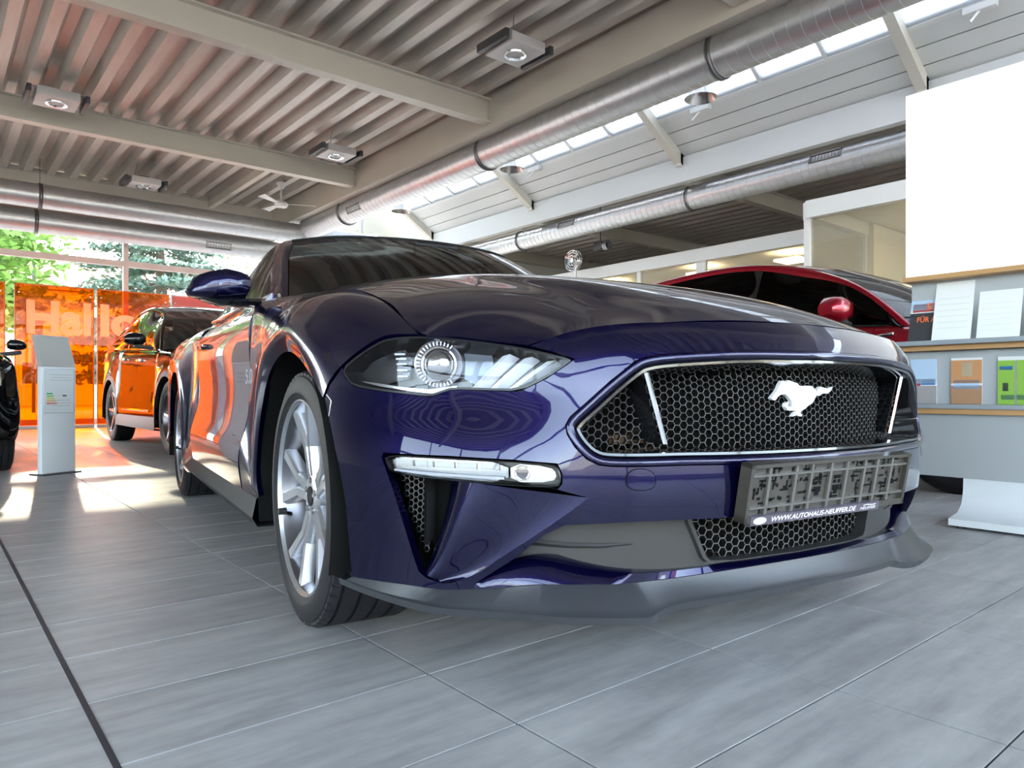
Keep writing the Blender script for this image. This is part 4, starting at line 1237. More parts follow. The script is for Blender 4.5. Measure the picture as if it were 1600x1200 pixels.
def build_wheel(parent, R=.336, W=.255, rim_r=.2588, spokes=5, rim_mat=None, tyre_mat=None, name='wheel', split=True):
    """wheel with its outer face towards -y; rim is the parent of tyre, disc, caliper, cap"""
    rim_mat = rim_mat or SILVER
    h = W / 2
    k = rim_r / .2588
    rim = MB()
    rim.lathe([(-h + .014, rim_r * .955), (-h + .004, rim_r * .985), (-h + .006, rim_r), (-h + .020, rim_r * .995), (-h + .03, rim_r * .93)], 56)
    hub_y = -h + .034
    rim.lathe([(hub_y, .018 * k), (hub_y, .052 * k), (hub_y + .008, .068 * k), (hub_y + .05, .072 * k)], 30)
    for s in range(spokes):
        th = math.tau * s / spokes + math.pi / 2 + .18
        def arm(r0, t0, w0, y0, r1, t1, w1, y1, dp0, dp1):
            L = []
            for (r, t, w, y, dp) in ((r0, t0, w0, y0, dp0), (r1, t1, w1, y1, dp1)):
                c, s_ = math.cos(t), math.sin(t)
                def P(u, yy): return (r * c - u * s_, yy, r * s_ + u * c)
                L.append([P(-w, y + dp), P(-w, y + .010), P(-w * .62, y), P(w * .62, y), P(w, y + .010), P(w, y + dp)])
            rim.loft(L)
        yo = -h + .016
        if split:
            for sg in (-1, 1):
                arm(.050 * k, th + sg * .26, .020 * k, hub_y + .002, .135 * k, th + sg * .150, .0165 * k, hub_y - .004, .04, .035)
                arm(.133 * k, th + sg * .150, .0170 * k, hub_y - .004, .247 * k, th + sg * .275, .0205 * k, yo, .035, .03)
            arm(.06 * k, th, .010 * k, hub_y + .014, .15 * k, th, .006 * k, hub_y + .012, .025, .02)
        else:
            arm(.05 * k, th, .024 * k, hub_y, .247 * k, th, .020 * k, yo, .045, .03)
    rimo = rim.build(name, rim_mat, parent, smooth=38)
    MB().lathe([(-h + .014, rim_r * .955), (-h + .030, rim_r * .915), (-h + .10, rim_r * .885), (h - .02, rim_r * .90)], 56).build('barrel', DSILVER, rimo, smooth=38)
    ty = MB()
    pr = [(h - .012, rim_r * .96), (h - .002, rim_r * 1.04), (h + .004, R - .05), (h - .006, R - .018), (h - .024, R - .004)]
    tread = []
    ng = 4
    y = h - .030
    stepw = (2 * h - .06) / ng
    for g in range(ng):
        tread += [(y, R), (y - stepw + .010, R), (y - stepw + .009, R - .007), (y - stepw + .001, R - .007)]
        y -= stepw
    tread += [(y, R)]
    pr += tread
    pr += [(-h + .024, R - .004), (-h + .006, R - .018), (-h - .004, R - .045), (-h - .003, R - .06), (-h + .001, rim_r * 1.05), (-h + .012, rim_r * .965)]
    ty.lathe(pr, 72)
    nb = 64                                              # shoulder blocks
    for sgn in (-1, 1):
        for q in range(nb):
            t = math.tau * q / nb
            c, s_ = math.cos(t), math.sin(t)
            yy0, yy1 = sgn * (h - .030), sgn * (h - .010)
            def P(r, u, yy): return (r * c - u * s_, yy, r * s_ + u * c)
            w = .0125 * R / .336
            rA, rB = R + .0003, R - .0075
            ty.add([P(rA, -w, yy0), P(rA, w, yy0), P(rB, -w, yy1), P(rB, w, yy1), P(rA - .008, -w, yy0), P(rA - .008, w, yy0), P(rB - .012, -w, yy1), P(rB - .012, w, yy1)],
                   [(0, 1, 3, 2), (0, 2, 6, 4), (1, 5, 7, 3), (2, 3, 7, 6), (0, 4, 5, 1)])
    ty.build('tyre', tyre_mat or RUBBER, rimo, smooth=30)
    MB().lathe([(.0, .05 * k), (.0, .17 * k), (.022, .17 * k), (.022, .05 * k)], 40, closed=True).build('brake_disc', STEEL, rimo)
    MB().lathe([(hub_y - .003, .001), (hub_y - .003, .026 * k), (hub_y + .004, .029 * k), (hub_y + .02, .029 * k)], 24).build('hub_cap', GLOSSB, rimo)
    ln = MB()
    for q in range(5):
        t = math.tau * q / 5 + .3
        ln.lathe([(hub_y - .004, .001), (hub_y - .004, .008), (hub_y + .01, .009)], 8, c=(.043 * k * math.cos(t), 0, .043 * k * math.sin(t)))
    ln.build('wheel_nuts', STEEL, rimo)
    return rimo
w0 = build_wheel(CAR)
w0.location = (0, -.779, .336)
t_ = math.radians(200)
val = MB().tube([(.228 * math.cos(t_), -.095, .228 * math.sin(t_)), (.195 * math.cos(t_), -.125, .195 * math.sin(t_))], [.006, .005], 8)
val.lathe([(-.140, .001), (-.140, .010), (-.118, .010), (-.118, .001)], 10, c=(.180 * math.cos(t_), 0, .180 * math.sin(t_)))
val.build('valve', PLASTIC, w0)
cal = MB()
q = np.linspace(math.radians(140), math.radians(215), 8)
cal.loft([[(r * math.cos(t), y, r * math.sin(t)) for r, y in ((.105, -.035), (.18, -.035), (.185, .04), (.105, .04))] for t in q])
cal.build('brake_caliper', DSILVER, w0)
for (x, y, rz) in ((0, .779, math.pi), (-2.72, -.800, 0), (-2.72, .800, math.pi)):
    c_ = copy_tree(w0, CAR)
    c_.location = (x, y, .336)
    c_.rotation_euler = (0, 0, rz)
    c_.matrix_parent_inverse = Matrix()
# ---- number plate carrier without a plate, with the dealer's strip
pc0 = np.array((.9355, 0, .4125))           # centre of the carrier face
tilt = math.atan2(.021, .115)
PUZ = np.array((math.sin(tilt), 0, math.cos(tilt))); PN = np.array((math.cos(tilt), 0, -math.sin(tilt)))
def pp(y, v, o=0.0): return pc0 + PUZ * v + PN * o + np.array((0, y, 0))
def slab(mb, y0, y1, v0, v1, o0, o1):
    vs = [pp(y, v, o) for o in (o0, o1) for v in (v0, v1) for y in (y0, y1)]
    return mb.add(vs, [(0, 1, 3, 2), (4, 6, 7, 5), (0, 4, 5, 1), (2, 3, 7, 6), (0, 2, 6, 4), (1, 5, 7, 3)])
rr = smooth_poly([(-.267, -.060), (.267, -.060), (.267, .060), (-.267, .060)], 0)
pl = MB()
slab(pl, -.264, .264, -.057, .057, -.020, -.004)
for (a, b, c, d_) in ((-.267, .267, .053, .060), (-.267, .267, -.060, -.046), (-.267, -.258, -.06, .06), (.258, .267, -.06, .06)):
    slab(pl, a, b, c, d_, -.022, .006)
PLATE = pl.build('plate_carrier', mat('carrier_grey', (.050, .044, .037), .22), CAR, smooth=30)
ribs = MB()
for y in (-.205, -.125, -.075, -.012, .042, .105, .150, .205):
    slab(ribs, y - .004, y + .004, -.046, .053, -.005, .0015)
for v in (-.030, .036):
    slab(ribs, -.258, .258, v - .0022, v + .0022, -.005, .0035)
ribs.build('carrier_ribs', mat('carrier_rib', (.10, .094, .084), .28), PLATE, smooth=0)
rnd = random.Random(3)
slots = MB()
for _ in range(190):
    y = rnd.uniform(-.25, .25); v = rnd.uniform(-.044, .050)
    if abs(y - .015) < .05 and rnd.random() < .75: continue
    w, h_ = rnd.choice(((.008, .006), (.005, .013), (.016, .0045), (.005, .020), (.026, .0045), (.007, .007)))
    slab(slots, y - w / 2, y + w / 2, v - h_ / 2, v + h_ / 2, -.006, -.0035)
for y in (-.045, .018):                      # two shield shaped cut-outs with bars
    slab(slots, y - .012, y + .012, .014, .022, -.006, -.0035); slab(slots, y - .012, y - .002, .004, .012, -.006, -.0035); slab(slots, y + .004, y + .012, .004, .012, -.006, -.0035)
    slab(slots, y - .012, y + .012, -.012, .000, -.006, -.0035); slab(slots, y - .007, y + .007, -.020, -.012, -.006, -.0035)
slots.build('carrier_slots', DARK, PLATE, smooth=0)['kind'] = 'stuff'
st = MB(); slab(st, -.252, .168, -.0645, -.0455, -.004, .0085)
STRIPO = st.build('dealer_strip', mat('strip_grey', (.075, .065, .085), .4), PLATE, smooth=0)
put_text('strip_lettering', 'WWW.AUTOHAUS-NEUFFER.DE', tuple(pp(-.192, -.0600, .0085)), (0, 1, 0), tuple(PUZ), .276, .0105, WHITEP, PLATE, extrude=.0006, bold=.012, shear=.2)
put_text('strip_name', 'NEUFFER', tuple(pp(.100, -.0602, .0085)), (0, 1, 0), tuple(PUZ), .055, .006, WHITEP, PLATE, extrude=.0006, shear=.2)
put_text('strip_stroke', '~', tuple(pp(.110, -.052, .0085)), (0, 1, 0), tuple(PUZ), .045, .003, WHITEP, PLATE, extrude=.0006)
ov = [pp(-.226 + .019 * math.cos(q), -.055 + .0072 * math.sin(q), .0092) for q in np.linspace(0, math.tau, 25)[:-1]]
MB().add(ov, [tuple(range(24))]).build('strip_oval', WHITEP, PLATE, smooth=0)
# ================================================================== the other cars
def other_car(name, label, paint, loc, rz, p, cladding=None):
    C_ = empty(name, loc, rz); tag(C_, label, 'car')
    W2, wb, foh, roh, R = p['W'] / 2, p['wb'], p['foh'], p['roh'], p['R']
    ra = R + .05
    xs_b, zs_b = zip(*p['belt'])                     # shoulder / bonnet edge height over x (descending x)
    belt = lambda x: float(np.interp(-x, [-q for q in xs_b], zs_b))
    def prs(mb, nm, m_, parent=None, **k):
        return mb.build(nm, m_, parent or C_, mirror_y=True, **k), mb.build(nm, m_, parent or C_, **k)
    def colm(xb, zb, xt, sm, tip=.09):
        zt = belt(xt)
        L = lambda t: (xb + (xt - xb) * t, zb + (zt - zb) * t)
        r = []
        for t, ds in ((0, .012), (.12, 0), (.40, .006), (.62, .020), (.84, .028), (.94, .045), (1, tip)):
            x, z = L(t); r.append((x, sm - ds, z))
        return r
    def arch(xc, sm):
        out = []
        for deg in (-8, 20, 50, 90, 130, 160, 188):
            t = math.radians(deg)
            xb, zb = xc + ra * math.cos(t), R + ra * math.sin(t)
            xt = xc + (ra + .03) * math.cos(t) * (1 if abs(math.cos(t)) < .9 else 1.05)
            out.append(colm(xb, max(zb, .24), xt, sm + .008))
        return out
    nose = colm(foh - .34, .28, foh - .42, W2 - .06, .10)
    front = [nose] + arch(0, W2)
    xd0, xd1 = -ra - .12, -wb + ra + .10
    prs(grid_mb(surf(front + [colm(xd0, .24, xd0, W2)], 46, 26, (.002, .003, 0, 0)), .02, out=(0, 0, .5)), 'wing', paint, smooth=60)
    xm = (xd0 + xd1) / 2 + p.get('bpil', 0)
    for a, b in ((xd0, xm), (xm, xd1)):
        q = np.linspace(a, b, 4)
        d_ = prs(grid_mb(surf([colm(x, .24, x, W2) for x in q], 14, 26, (.003, .003, 0, 0)), .02, out=(a, 0, .5)), 'door', paint, smooth=60)
        for o, sg in zip(d_, (-1, 1)):
            MB().box((b + .16, sg * (W2 - .012), belt(b) - .13), (.19, .03, .028), bevel=.008).build('door_handle', CHROME if paint is BLACKP else paint, o)
    prs(grid_mb(surf([colm(xd1, .24, xd1, W2)] + arch(-wb, W2) + [colm(-wb - roh + .30, .30, -wb - roh + .34, W2 - .05, .12)], 46, 26, (.003, .002, 0, 0)), .02, out=(-wb, 0, .5)), 'rear_quarter', paint, smooth=60)
    CL = cladding or paint
    q = np.linspace(-ra, -wb + ra, 8)
    prs(MB().loft([[(x, W2 - .005, .36) for x in q], [(x, W2 + .012, .33) for x in q], [(x, W2 + .015, .22) for x in q], [(x, W2 - .2, .20) for x in q]], closed=False), 'sill', CL, smooth=40)
    prs(MB().loft([[(x, W2 + .004, .425) for x in q[1:-1]], [(x, W2 + .012, .415) for x in q[1:-1]], [(x, W2 + .004, .40) for x in q[1:-1]]], closed=False), 'side_trim', CHROME, smooth=40)
    # front end
    zn = belt(foh - .42)
    def frow(z0, k):
        pass
    tz = (0, .12, .40, .62, .84, .94, 1)
    def fcol(x, s, zt, lean):
        return [(x - .03 * abs(t - .35) - lean * max(0, t - .6) * 1.6, s, .28 + (zt - .28) * t) for t in tz]
    zc = p['z_nose']
    FC = [nose, fcol(foh - .15, W2 - .24, zn * .4 + zc * .6, .16), fcol(foh - .03, W2 * .42, zc, .10), fcol(foh, 0, zc, .10)]
    FCF = FC + [[(x, -s, z) for x, s, z in r] for r in reversed(FC[:-1])]
    Gf = surf(FCF, 61, 41)
    grid_mb(Gf, 0, out=(0, 0, .5)).build('front_bumper', paint, C_, smooth=60)
    Nf = grid_normals(Gf)
    if Nf[30, 20, 0] < 0: Nf = -Nf
    def patch(nm, i0, i1, j0, j1, off, m_):
        g = Gf[i0:i1 + 1, j0:j1 + 1] + Nf[i0:i1 + 1, j0:j1 + 1] * off
        return grid_mb(g, off + .004, out=(0, 0, .5)).build(nm, m_, C_, smooth=50)
    for a, b in ((2, 14), (46, 58)):
        h_ = patch('headlamp', a, b, 25, 34, .006, REFL)
        patch('headlamp_lens', a, b, 25, 34, .012, LENS).parent = h_
        patch('fog_lamp', a + 2, b - 4 if a < 20 else b - 2, 8, 14, .006, LAMPB)
    patch('grille', 19, 41, 22, 32, .006, GLOSSB)
    for k in range(4):
        patch('grille_bar', 19, 41, 23 + 2 * k, 24 + 2 * k, .012, CHROME if k in (0, 3) else DSILVER)
    patch('lower_intake', 17, 43, 5, 15, .006, PLASTIC)
    # bonnet
    xc, zw = p['cowl']
    top = [c[-1] for c in FC]
    HB = [top]
    for t in (.33, .67, 1.0):
        row = []
        for k, (x, s, z) in enumerate(top):
            edge_x = top[0][0] + (xc - .12 - top[0][0]) * t
            mid_x = top[-1][0] + (xc - top[-1][0]) * t
            w = s / top[0][1]
            xx = mid_x + (edge_x - mid_x) * w ** 2
            zz = top[-1][2] + (zw - top[-1][2]) * (1 - (1 - t) ** 1.6)
            ze = belt(edge_x)
            row.append((xx, (W2 - .09) * (s / top[0][1]), zz + (ze - zz) * w ** 2.2))
        HB.append(row)
    HBF = [r + [(x, -s, z) for x, s, z in reversed(r[:-1])] for r in HB]
    grid_mb(surf(HBF, 24, 40, (.002, 0, .002, .002)), .02).build('bonnet', paint, C_, smooth=60)
    # greenhouse
    rx, rz_ = zip(*p['roof'])                         # centre line: windscreen top, roof ..., rear window top, base
    sr = p['roof_half']
    (xt, zt), (xrb, zrb) = p['roof'][0], p['roof'][-1]
    ws = [[(xc - .02, 0, zw - .01), (xc - .06, W2 * .5, zw - .015), (xc - .17, W2 - .11, belt(xc - .17) - .005)],
          [((xc + xt) / 2 + .03, 0, (zw + zt) / 2 + .03), ((xc + xt) / 2 - .01, (W2 + sr) * .25, (zw + zt) / 2 + .025), ((xc + xt) / 2 - .12, (W2 - .11 + sr) / 2, (zw + zt) / 2 + .01)],
          [(xt, 0, zt), (xt - .03, sr * .5, zt - .004), (xt - .10, sr, zt - .03)]]
    mir_ = lambda Rr: [[(x, -s, z) for x, s, z in reversed(r)] + r[1:] for r in Rr]
    grid_mb(surf(mir_(ws), 20, 36), .006).build('windscreen', WIND, C_, smooth=60)
    rf = []
    for (x, z) in p['roof'][:-1]:
        k = (x - xt) / (p['roof'][-2][0] - xt + 1e-9)
        rf.append([(x, 0, z), (x - .03 * (1 - k), sr * .5, z - .005), (x - .10 * (1 - k), sr - .02 * k, z - .03)])
    grid_mb(surf(mir_(rf), 26, 36), .02).build('roof', paint, C_, smooth=60)
    base_r = belt(xrb)
    rw = [rf[-1], [(xrb, 0, zrb), (xrb + .03, sr * .55, zrb - .005), (xrb + .12, W2 - .14, base_r)]]
    rw = [rw[0], [tuple((np.array(a) + np.array(b)) / 2 + (-.04, 0, .03)) for a, b in zip(*rw)], rw[1]]
    grid_mb(surf(mir_(rw), 14, 36), .006).build('rear_window', SIDEG, C_, smooth=60)
    edge = [ws[2][2]] + [r[2] for r in rf[1:]]
    A0 = ws[0][2]
    topl = [A0, ws[1][2]] + edge + [rw[1][2], rw[2][2]]
    xbs = np.linspace(A0[0] - .06, xrb + .05, len(topl))
    inner = topl
    outer = [(x - .04 if i < 3 else x, s + .025, z - .05 if 1 < i < len(topl) - 1 else z - .012) for i, (x, s, z) in enumerate(topl)]
    prs(grid_mb(surf([inner, [(((a[0] + b[0]) / 2), (a[1] + b[1]) / 2 + .008, (a[2] + b[2]) / 2 + .008) for a, b in zip(inner, outer)], outer], 8, 40), .012), 'roof_frame', paint, smooth=60)
    bot = [(x, W2 - .088, belt(x) + .004) for x in xbs]
    midw = [((a[0] + b[0]) / 2, (a[1] + b[1]) / 2 + .03, (a[2] + b[2]) / 2) for a, b in zip(outer, bot)]
    prs(grid_mb(surf([outer, midw, bot], 14, 40), .005, out=(-1, 0, 1.0)), 'side_window', DARKG if p.get('dark') else SIDEG, smooth=60)
    for xp in (xm, xd1 + .02):
        i = int(np.argmin([abs(b[0] - xp) for b in bot]))
        a_, m_, b_ = outer[i], midw[i], bot[i]
        prs(MB().loft([[(q[0] - .04, q[1] + .004, q[2]) for q in (a_, m_, b_)], [(q[0] + .04, q[1] + .006, q[2]) for q in (a_, m_, b_)]], closed=False), 'window_pillar', GLOSSB, smooth=30)
    belt_l = [(x, W2 - .082, belt(x) + .004) for x in xbs]
    prs(MB().tube(belt_l, .008, 6), 'belt_moulding', CHROME if paint is BLACKP else GLOSSB)
    # rear end
    rc = colm(-wb - roh + .30, .30, -wb - roh + .34, W2 - .05, .12)
    RR = [rc, [(-wb - roh + .06, W2 - .26, z) for _, _, z in rc], [(-wb - roh, 0, z) for _, _, z in rc]]
    RRF = RR + [[(x, -s, z) for x, s, z in r] for r in reversed(RR[:-1])]
    grid_mb(surf(RRF, 30, 20), 0, out=(-wb, 0, .6)).build('tailgate', paint, C_, smooth=60)
    tl = [rw[2], [rw[2][0], rw[2][1], rw[2][2]]]
    grid_mb(surf(mir_([rw[2], [(-wb - roh, 0, rc[-1][2]), (-wb - roh + .03, W2 * .5, rc[-1][2]), rc[-1]]]), 4, 24), 0, out=(-wb, 0, .6)).build('tailgate_top', paint, C_, smooth=60)
    # inside, underneath
    MB().box((-wb / 2, 0, .55), (wb + .6, W2 * 1.5, .55)).build('cabin_floor', DARK, C_, smooth=0)
    for y in (-.38, .38):
        MB().box((-wb * .48, y, 1.0 * p['seat']), (.16, .46, .62), ry=-.2, bevel=.05).box((-wb * .52, y, 1.38 * p['seat']), (.09, .26, .16), ry=-.2, bevel=.04).build('seat', mat('seat_grey', (.05, .05, .05), .8), C_)
    MB().box((xc - .35, 0, zw - .10), (.45, W2 * 1.55, .2), bevel=.05).build('dashboard', INTER, C_)
    MB().box((-wb / 2, 0, .28), (wb + foh, W2 * 1.55, .14)).build('underbody', DARK, C_, smooth=0)
    # mirrors
    sec = []
    mx, mz = p['mirror']
    for s, zc_, hz, hx in ((.02, 0, .035, .05), (.05, .005, .062, .08), (.12, .003, .068, .09), (.18, 0, .058, .08), (.22, -.005, .03, .05)):
        s, hz, hx = s * p.get('msc', 1), hz * p.get('msc', 1), hx * p.get('msc', 1)
        sec.append([(mx + hx * math.copysign(abs(math.cos(q)) ** .75, math.cos(q)) * (1 if math.cos(q) > 0 else .5), W2 + s, mz + zc_ + hz * math.copysign(abs(math.sin(q)) ** .75, math.sin(q))) for q in np.linspace(0, math.tau, 19)[:-1]])
    mc_ = MB().loft(sec); mc_.add(sec[0], [tuple(range(18))]); mc_.add(sec[-1], [tuple(range(18))])
    ma, mb2 = prs(mc_, 'door_mirror', paint, smooth=60)
    for o, sg in ((ma, -1), (mb2, 1)):
        MB().box((mx - .01, sg * (W2 + .03), mz - .075), (.10, .18, .035), rx=sg * .15, bevel=.012).build('mirror_foot', PLASTIC, o)
    # wheels
    prs_l = []
    for xw in (0, -wb):
        m_ = MB()
        q = np.radians(np.linspace(-12, 192, 24)); r_ = ra - .004
        L0 = [(xw + r_ * math.cos(t), W2 - .012, R + r_ * math.sin(t)) for t in q]; L1 = [(xw + r_ * math.cos(t), W2 - .32, R + r_ * math.sin(t)) for t in q]
        m_.loft([L0, L1], closed=False); m_.add(L1, [tuple(range(24))])
        prs(m_, 'arch_liner', DARK)
        if cladding:
            La = [(xw + (ra + .045) * math.cos(t), W2 + .010, R + (ra + .045) * math.sin(t)) for t in q]; Lb = [(xw + (ra - .01) * math.cos(t), W2 + .018, R + (ra - .01) * math.sin(t)) for t in q]
            prs(MB().loft([La, Lb, L0], closed=False), 'arch_trim', cladding, smooth=50)
    wv = build_wheel(C_, R=R, W=.225, rim_r=R * .70, spokes=5, rim_mat=p.get('rim', DSILVER), split=False)
    wv.location = (0, -(W2 - .125), R)
    for (x, y, a) in ((0, W2 - .125, math.pi), (-wb, -(W2 - .125), 0), (-wb, W2 - .125, math.pi)):
        c_ = copy_tree(wv, C_); c_.location = (x, y, R); c_.rotation_euler = (0, 0, a); c_.matrix_parent_inverse = Matrix()
    return C_

BRIGHTRIM = mat('polished_rim', (.55, .54, .55), .18, 1.0)
SUV = other_car('crossover', 'black crossover parked in front of the orange screens, reflecting orange', BLACKP, (2.735, 7.45, 0), math.radians(-90),
    dict(W=1.84, wb=2.69, foh=.87, roh=.95, R=.362, z_nose=.98, cowl=(-.42, 1.10), seat=1.0, mirror=(-.78, 1.16), rim=BRIGHTRIM, bpil=0,
         belt=[(.9, .86), (.45, .93), (0, 1.00), (-.5, 1.05), (-1.2, 1.08), (-2.0, 1.11), (-2.7, 1.16), (-3.4, 1.17), (-3.7, 1.12)],
         roof=[(-1.25, 1.55), (-1.75, 1.645), (-2.35, 1.655), (-3.0, 1.60), (-3.28, 1.54), (-3.55, 1.14)], roof_half=.60), PLASTIC)
BLK = other_car('hatchback', 'black car cut off by the left picture edge, only its front wheel and mirror showing', BLACKP, (-.35, 6.86, 0), math.radians(-90),
    dict(W=1.80, wb=2.60, foh=.86, roh=.80, R=.335, z_nose=.86, cowl=(-.40, 1.02), seat=.95, mirror=(-.72, 1.02), msc=.7, rim=DSILVER, bpil=0,
         belt=[(.9, .78), (.45, .84), (0, .90), (-.5, .95), (-1.2, .98), (-2.0, 1.02), (-2.7, 1.06), (-3.2, 1.08), (-3.6, 1.0)],
         roof=[(-1.2, 1.40), (-1.6, 1.475), (-2.1, 1.48), (-2.7, 1.43), (-2.95, 1.37), (-3.2, 1.06)], roof_half=.58))
RED = other_car('compact_van', 'dark red compact car with black side windows behind the brochure rack', REDP, (5.66, 1.60, 0), math.radians(-90),
    dict(W=1.83, wb=2.65, foh=.85, roh=.88, R=.335, z_nose=.84, cowl=(-.10, 1.10), seat=1.0, mirror=(-.68, 1.15), msc=1.25, rim=SILVER, bpil=-.05,
         belt=[(.9, .80), (.45, .89), (0, .98), (-.4, 1.04), (-1.0, 1.07), (-2.0, 1.11), (-2.7, 1.16), (-3.2, 1.19), (-3.6, 1.07)],
         roof=[(-.95, 1.54), (-1.4, 1.635), (-2.05, 1.65), (-2.8, 1.58), (-3.05, 1.52), (-3.35, 1.12)], roof_half=.60, dark=1))
MB().box((-.42, -.905, .975), (.13, .03, .024), ry=-.12, bevel=.006).build('side_badge', CHROME, RED)
MB().tube([(-2.9, 0, 1.56), (-3.07, 0, 1.71)], [.006, .003], 6).build('roof_aerial', PLASTIC, RED)
# ================================================================== ceiling fixtures
FIXM = mat('fixture_grey', (0.30, 0.30, 0.31), 0.4, 0.3)
FIXD = mat('fixture_dark', (0.05, 0.05, 0.055), 0.5)
FIXW = mat('fixture_face', (0.55, 0.54, 0.53), 0.45)
def square_light(loc, label):
    o = empty('square_downlight', loc)
    tag(o, label, 'lamp', 'square downlights on the metal deck')
    MB().box((0, 0, .06), (.46, .46, .11), bevel=.008).build('housing', FIXW, o)
    for sg in (-1, 1):
        MB().box((sg * .31, 0, .055), (.05, .50, .09), bevel=.006).build('side_wing', FIXD, o)
        MB().box((sg * .265, 0, .115), (.07, .30, .012)).build('wing_bracket', FIXM, o)
    MB().lathe([(.004, .125), (-.012, .12), (-.010, .10), (.02, .085), (.035, .02), (.036, .001)], 28, axis='Z').build('reflector', REFL, o)
    MB().lathe([(.02, .001), (.0, .022), (.03, .03)], 14, axis='Z').build('bulb', BULB, o)
    MB().box((0, .05, .15), (.16, .16, .07)).build('ballast', FIXD, o)
    for dx, dy in ((-.18, -.18), (.18, .18)):
        MB().tube([(dx, dy, .11), (dx * .6, dy * .6, .40)], .005, 5).build('hanger', STEEL, o)
    return o
square_light((4.95, 5.95, 4.26), 'grey square downlight on the deck nearest the long duct and the camera')
square_light((4.95, 10.3, 4.26), 'square downlight on the deck by the ceiling fan')
square_light((1.30, 10.6, 4.24), 'square downlight with pinkish face in the far left ceiling bay')
square_light((2.95, 13.6, 4.16), 'square downlight close to the back window ducts')

fan = empty('ceiling_fan', (5.15, 13.0, 4.1)); tag(fan, 'white three bladed ceiling fan near the back corner', 'fan')
MB().tube([(0, 0, .40), (0, 0, .0)], .018, 8).build('rod', WHITES, fan)
MB().lathe([(.42, .02), (.40, .09), (.30, .05), (.28, .02)], 18, axis='Z').build('canopy', WHITES, fan)
MB().lathe([(.06, .02), (.05, .09), (0, .13), (-.05, .10), (-.07, .02)], 20, axis='Z').build('motor', WHITES, fan)
for k in range(3):
    q = math.radians(-25 + 120 * k)
    c, s = math.cos(q), math.sin(q)
    m_ = MB()
    P = lambda r, u, z: (r * c - u * s, r * s + u * c, z)
    m_.add([P(.12, -.03, 0), P(.62, -.07, -.01), P(.62, .07, .02), P(.12, .03, .012), P(.12, -.03, .008), P(.62, -.07, -.002), P(.62, .07, .028), P(.12, .03, .02)],
           [(0, 1, 2, 3), (7, 6, 5, 4), (0, 4, 5, 1), (1, 5, 6, 2), (2, 6, 7, 3), (3, 7, 4, 0)])
    m_.build('blade', WHITES, fan, smooth=0)

for k, (x, y) in enumerate(((8.0, 5.75), (8.0, 9.7), (8.0, 13.5))):
    o = empty('pendant_lamp', (x, y, 4.52))
    tag(o, ('nearest', 'middle', 'farthest')[k] + ' of the metal bell pendant lamps hanging under the roof skylight', 'lamp', 'bell pendants under the skylight')
    MB().lathe([(.0, .215), (.03, .20), (.10, .17), (.17, .12), (.20, .07), (.21, .05), (.33, .045), (.34, .005)], 30, axis='Z').build('bell_shade', mat('bell_metal', (.55, .53, .50), .25, .9), o)
    MB().lathe([(.10, .001), (.11, .05), (.16, .05)], 14, axis='Z').build('bulb', BULB, o)
    MB().tube([(0, 0, .33), (0, 0, 1.3)], .006, 5).build('cord', FIXD, o)
for k, (x, y) in enumerate(((9.32, 6.7), (9.32, 10.6), (9.32, 2.9))):
    o = empty('window_opener', (x, y, 5.00)); tag(o, ('window opener arm on the skylight, beside the nearest bell pendant', 'window opener arm on the skylight, farthest from the camera', 'window opener arm on the skylight, nearest the camera')[k], 'opener', 'skylight opener arms')
    MB().box((0, 0, 0), (.10, .34, .08), bevel=.01).build('motor_box', WHITES, o)
    MB().tube([(0, .0, -.02), (-.16, .05, -.20)], .014, 6).build('push_arm', WHITES, o)

sp = empty('track_spotlight', (11.0, 10.42, 3.67)); tag(sp, 'dark box spotlight hanging in front of the offices', 'lamp')
MB().box((0, 0, 0), (.20, .24, .17), bevel=.02).build('body', FIXD, sp)
MB().lathe([(-.24, .10), (-.12, .10), (-.10, .07)], 18, axis='Y').build('hood', FIXM, sp)
MB().tube([(0, 0, .08), (0, 0, .88)], .012, 6).build('rod', FIXD, sp)
wf = empty('wall_fan', (10.95, 11.1, 0)); tag(wf, 'round chrome cage fan on a slim pole by the office front', 'fan')
MB().tube([(0, 0, 0), (0, 0, 3.45)], .018, 8).build('pole', STEEL, wf)
MB().lathe([(0, .02), (0, .26), (.03, .26), (.03, .02)], 24, axis='Z', closed=True).build('foot', STEEL, wf)
cg = MB()
for r in (.05, .11, .17, .22):
    for off in (-.12, -.04):
        cg.tube([(off * (1.2 - r), r * math.cos(q), 3.45 + r * math.sin(q)) for q in np.linspace(0, math.tau, 25)[:-1]], .006, 5, closed=True)
cg.lathe([(-.13, .001), (-.13, .05), (0, .06), (.12, .05), (.13, .001)], 16, axis='X', c=(0, 0, 3.45))
cg.build('cage', CHROME, wf)
bl = MB()
for k in range(3):
    q = k * 2.094
    bl.add([(-.05, .04 * math.cos(q), 3.45 + .04 * math.sin(q)), (-.07, .19 * math.cos(q - .3), 3.45 + .19 * math.sin(q - .3)), (-.05, .20 * math.cos(q + .3), 3.45 + .20 * math.sin(q + .3))], [(0, 1, 2)])
bl.build('blades', STEEL, wf, smooth=0)

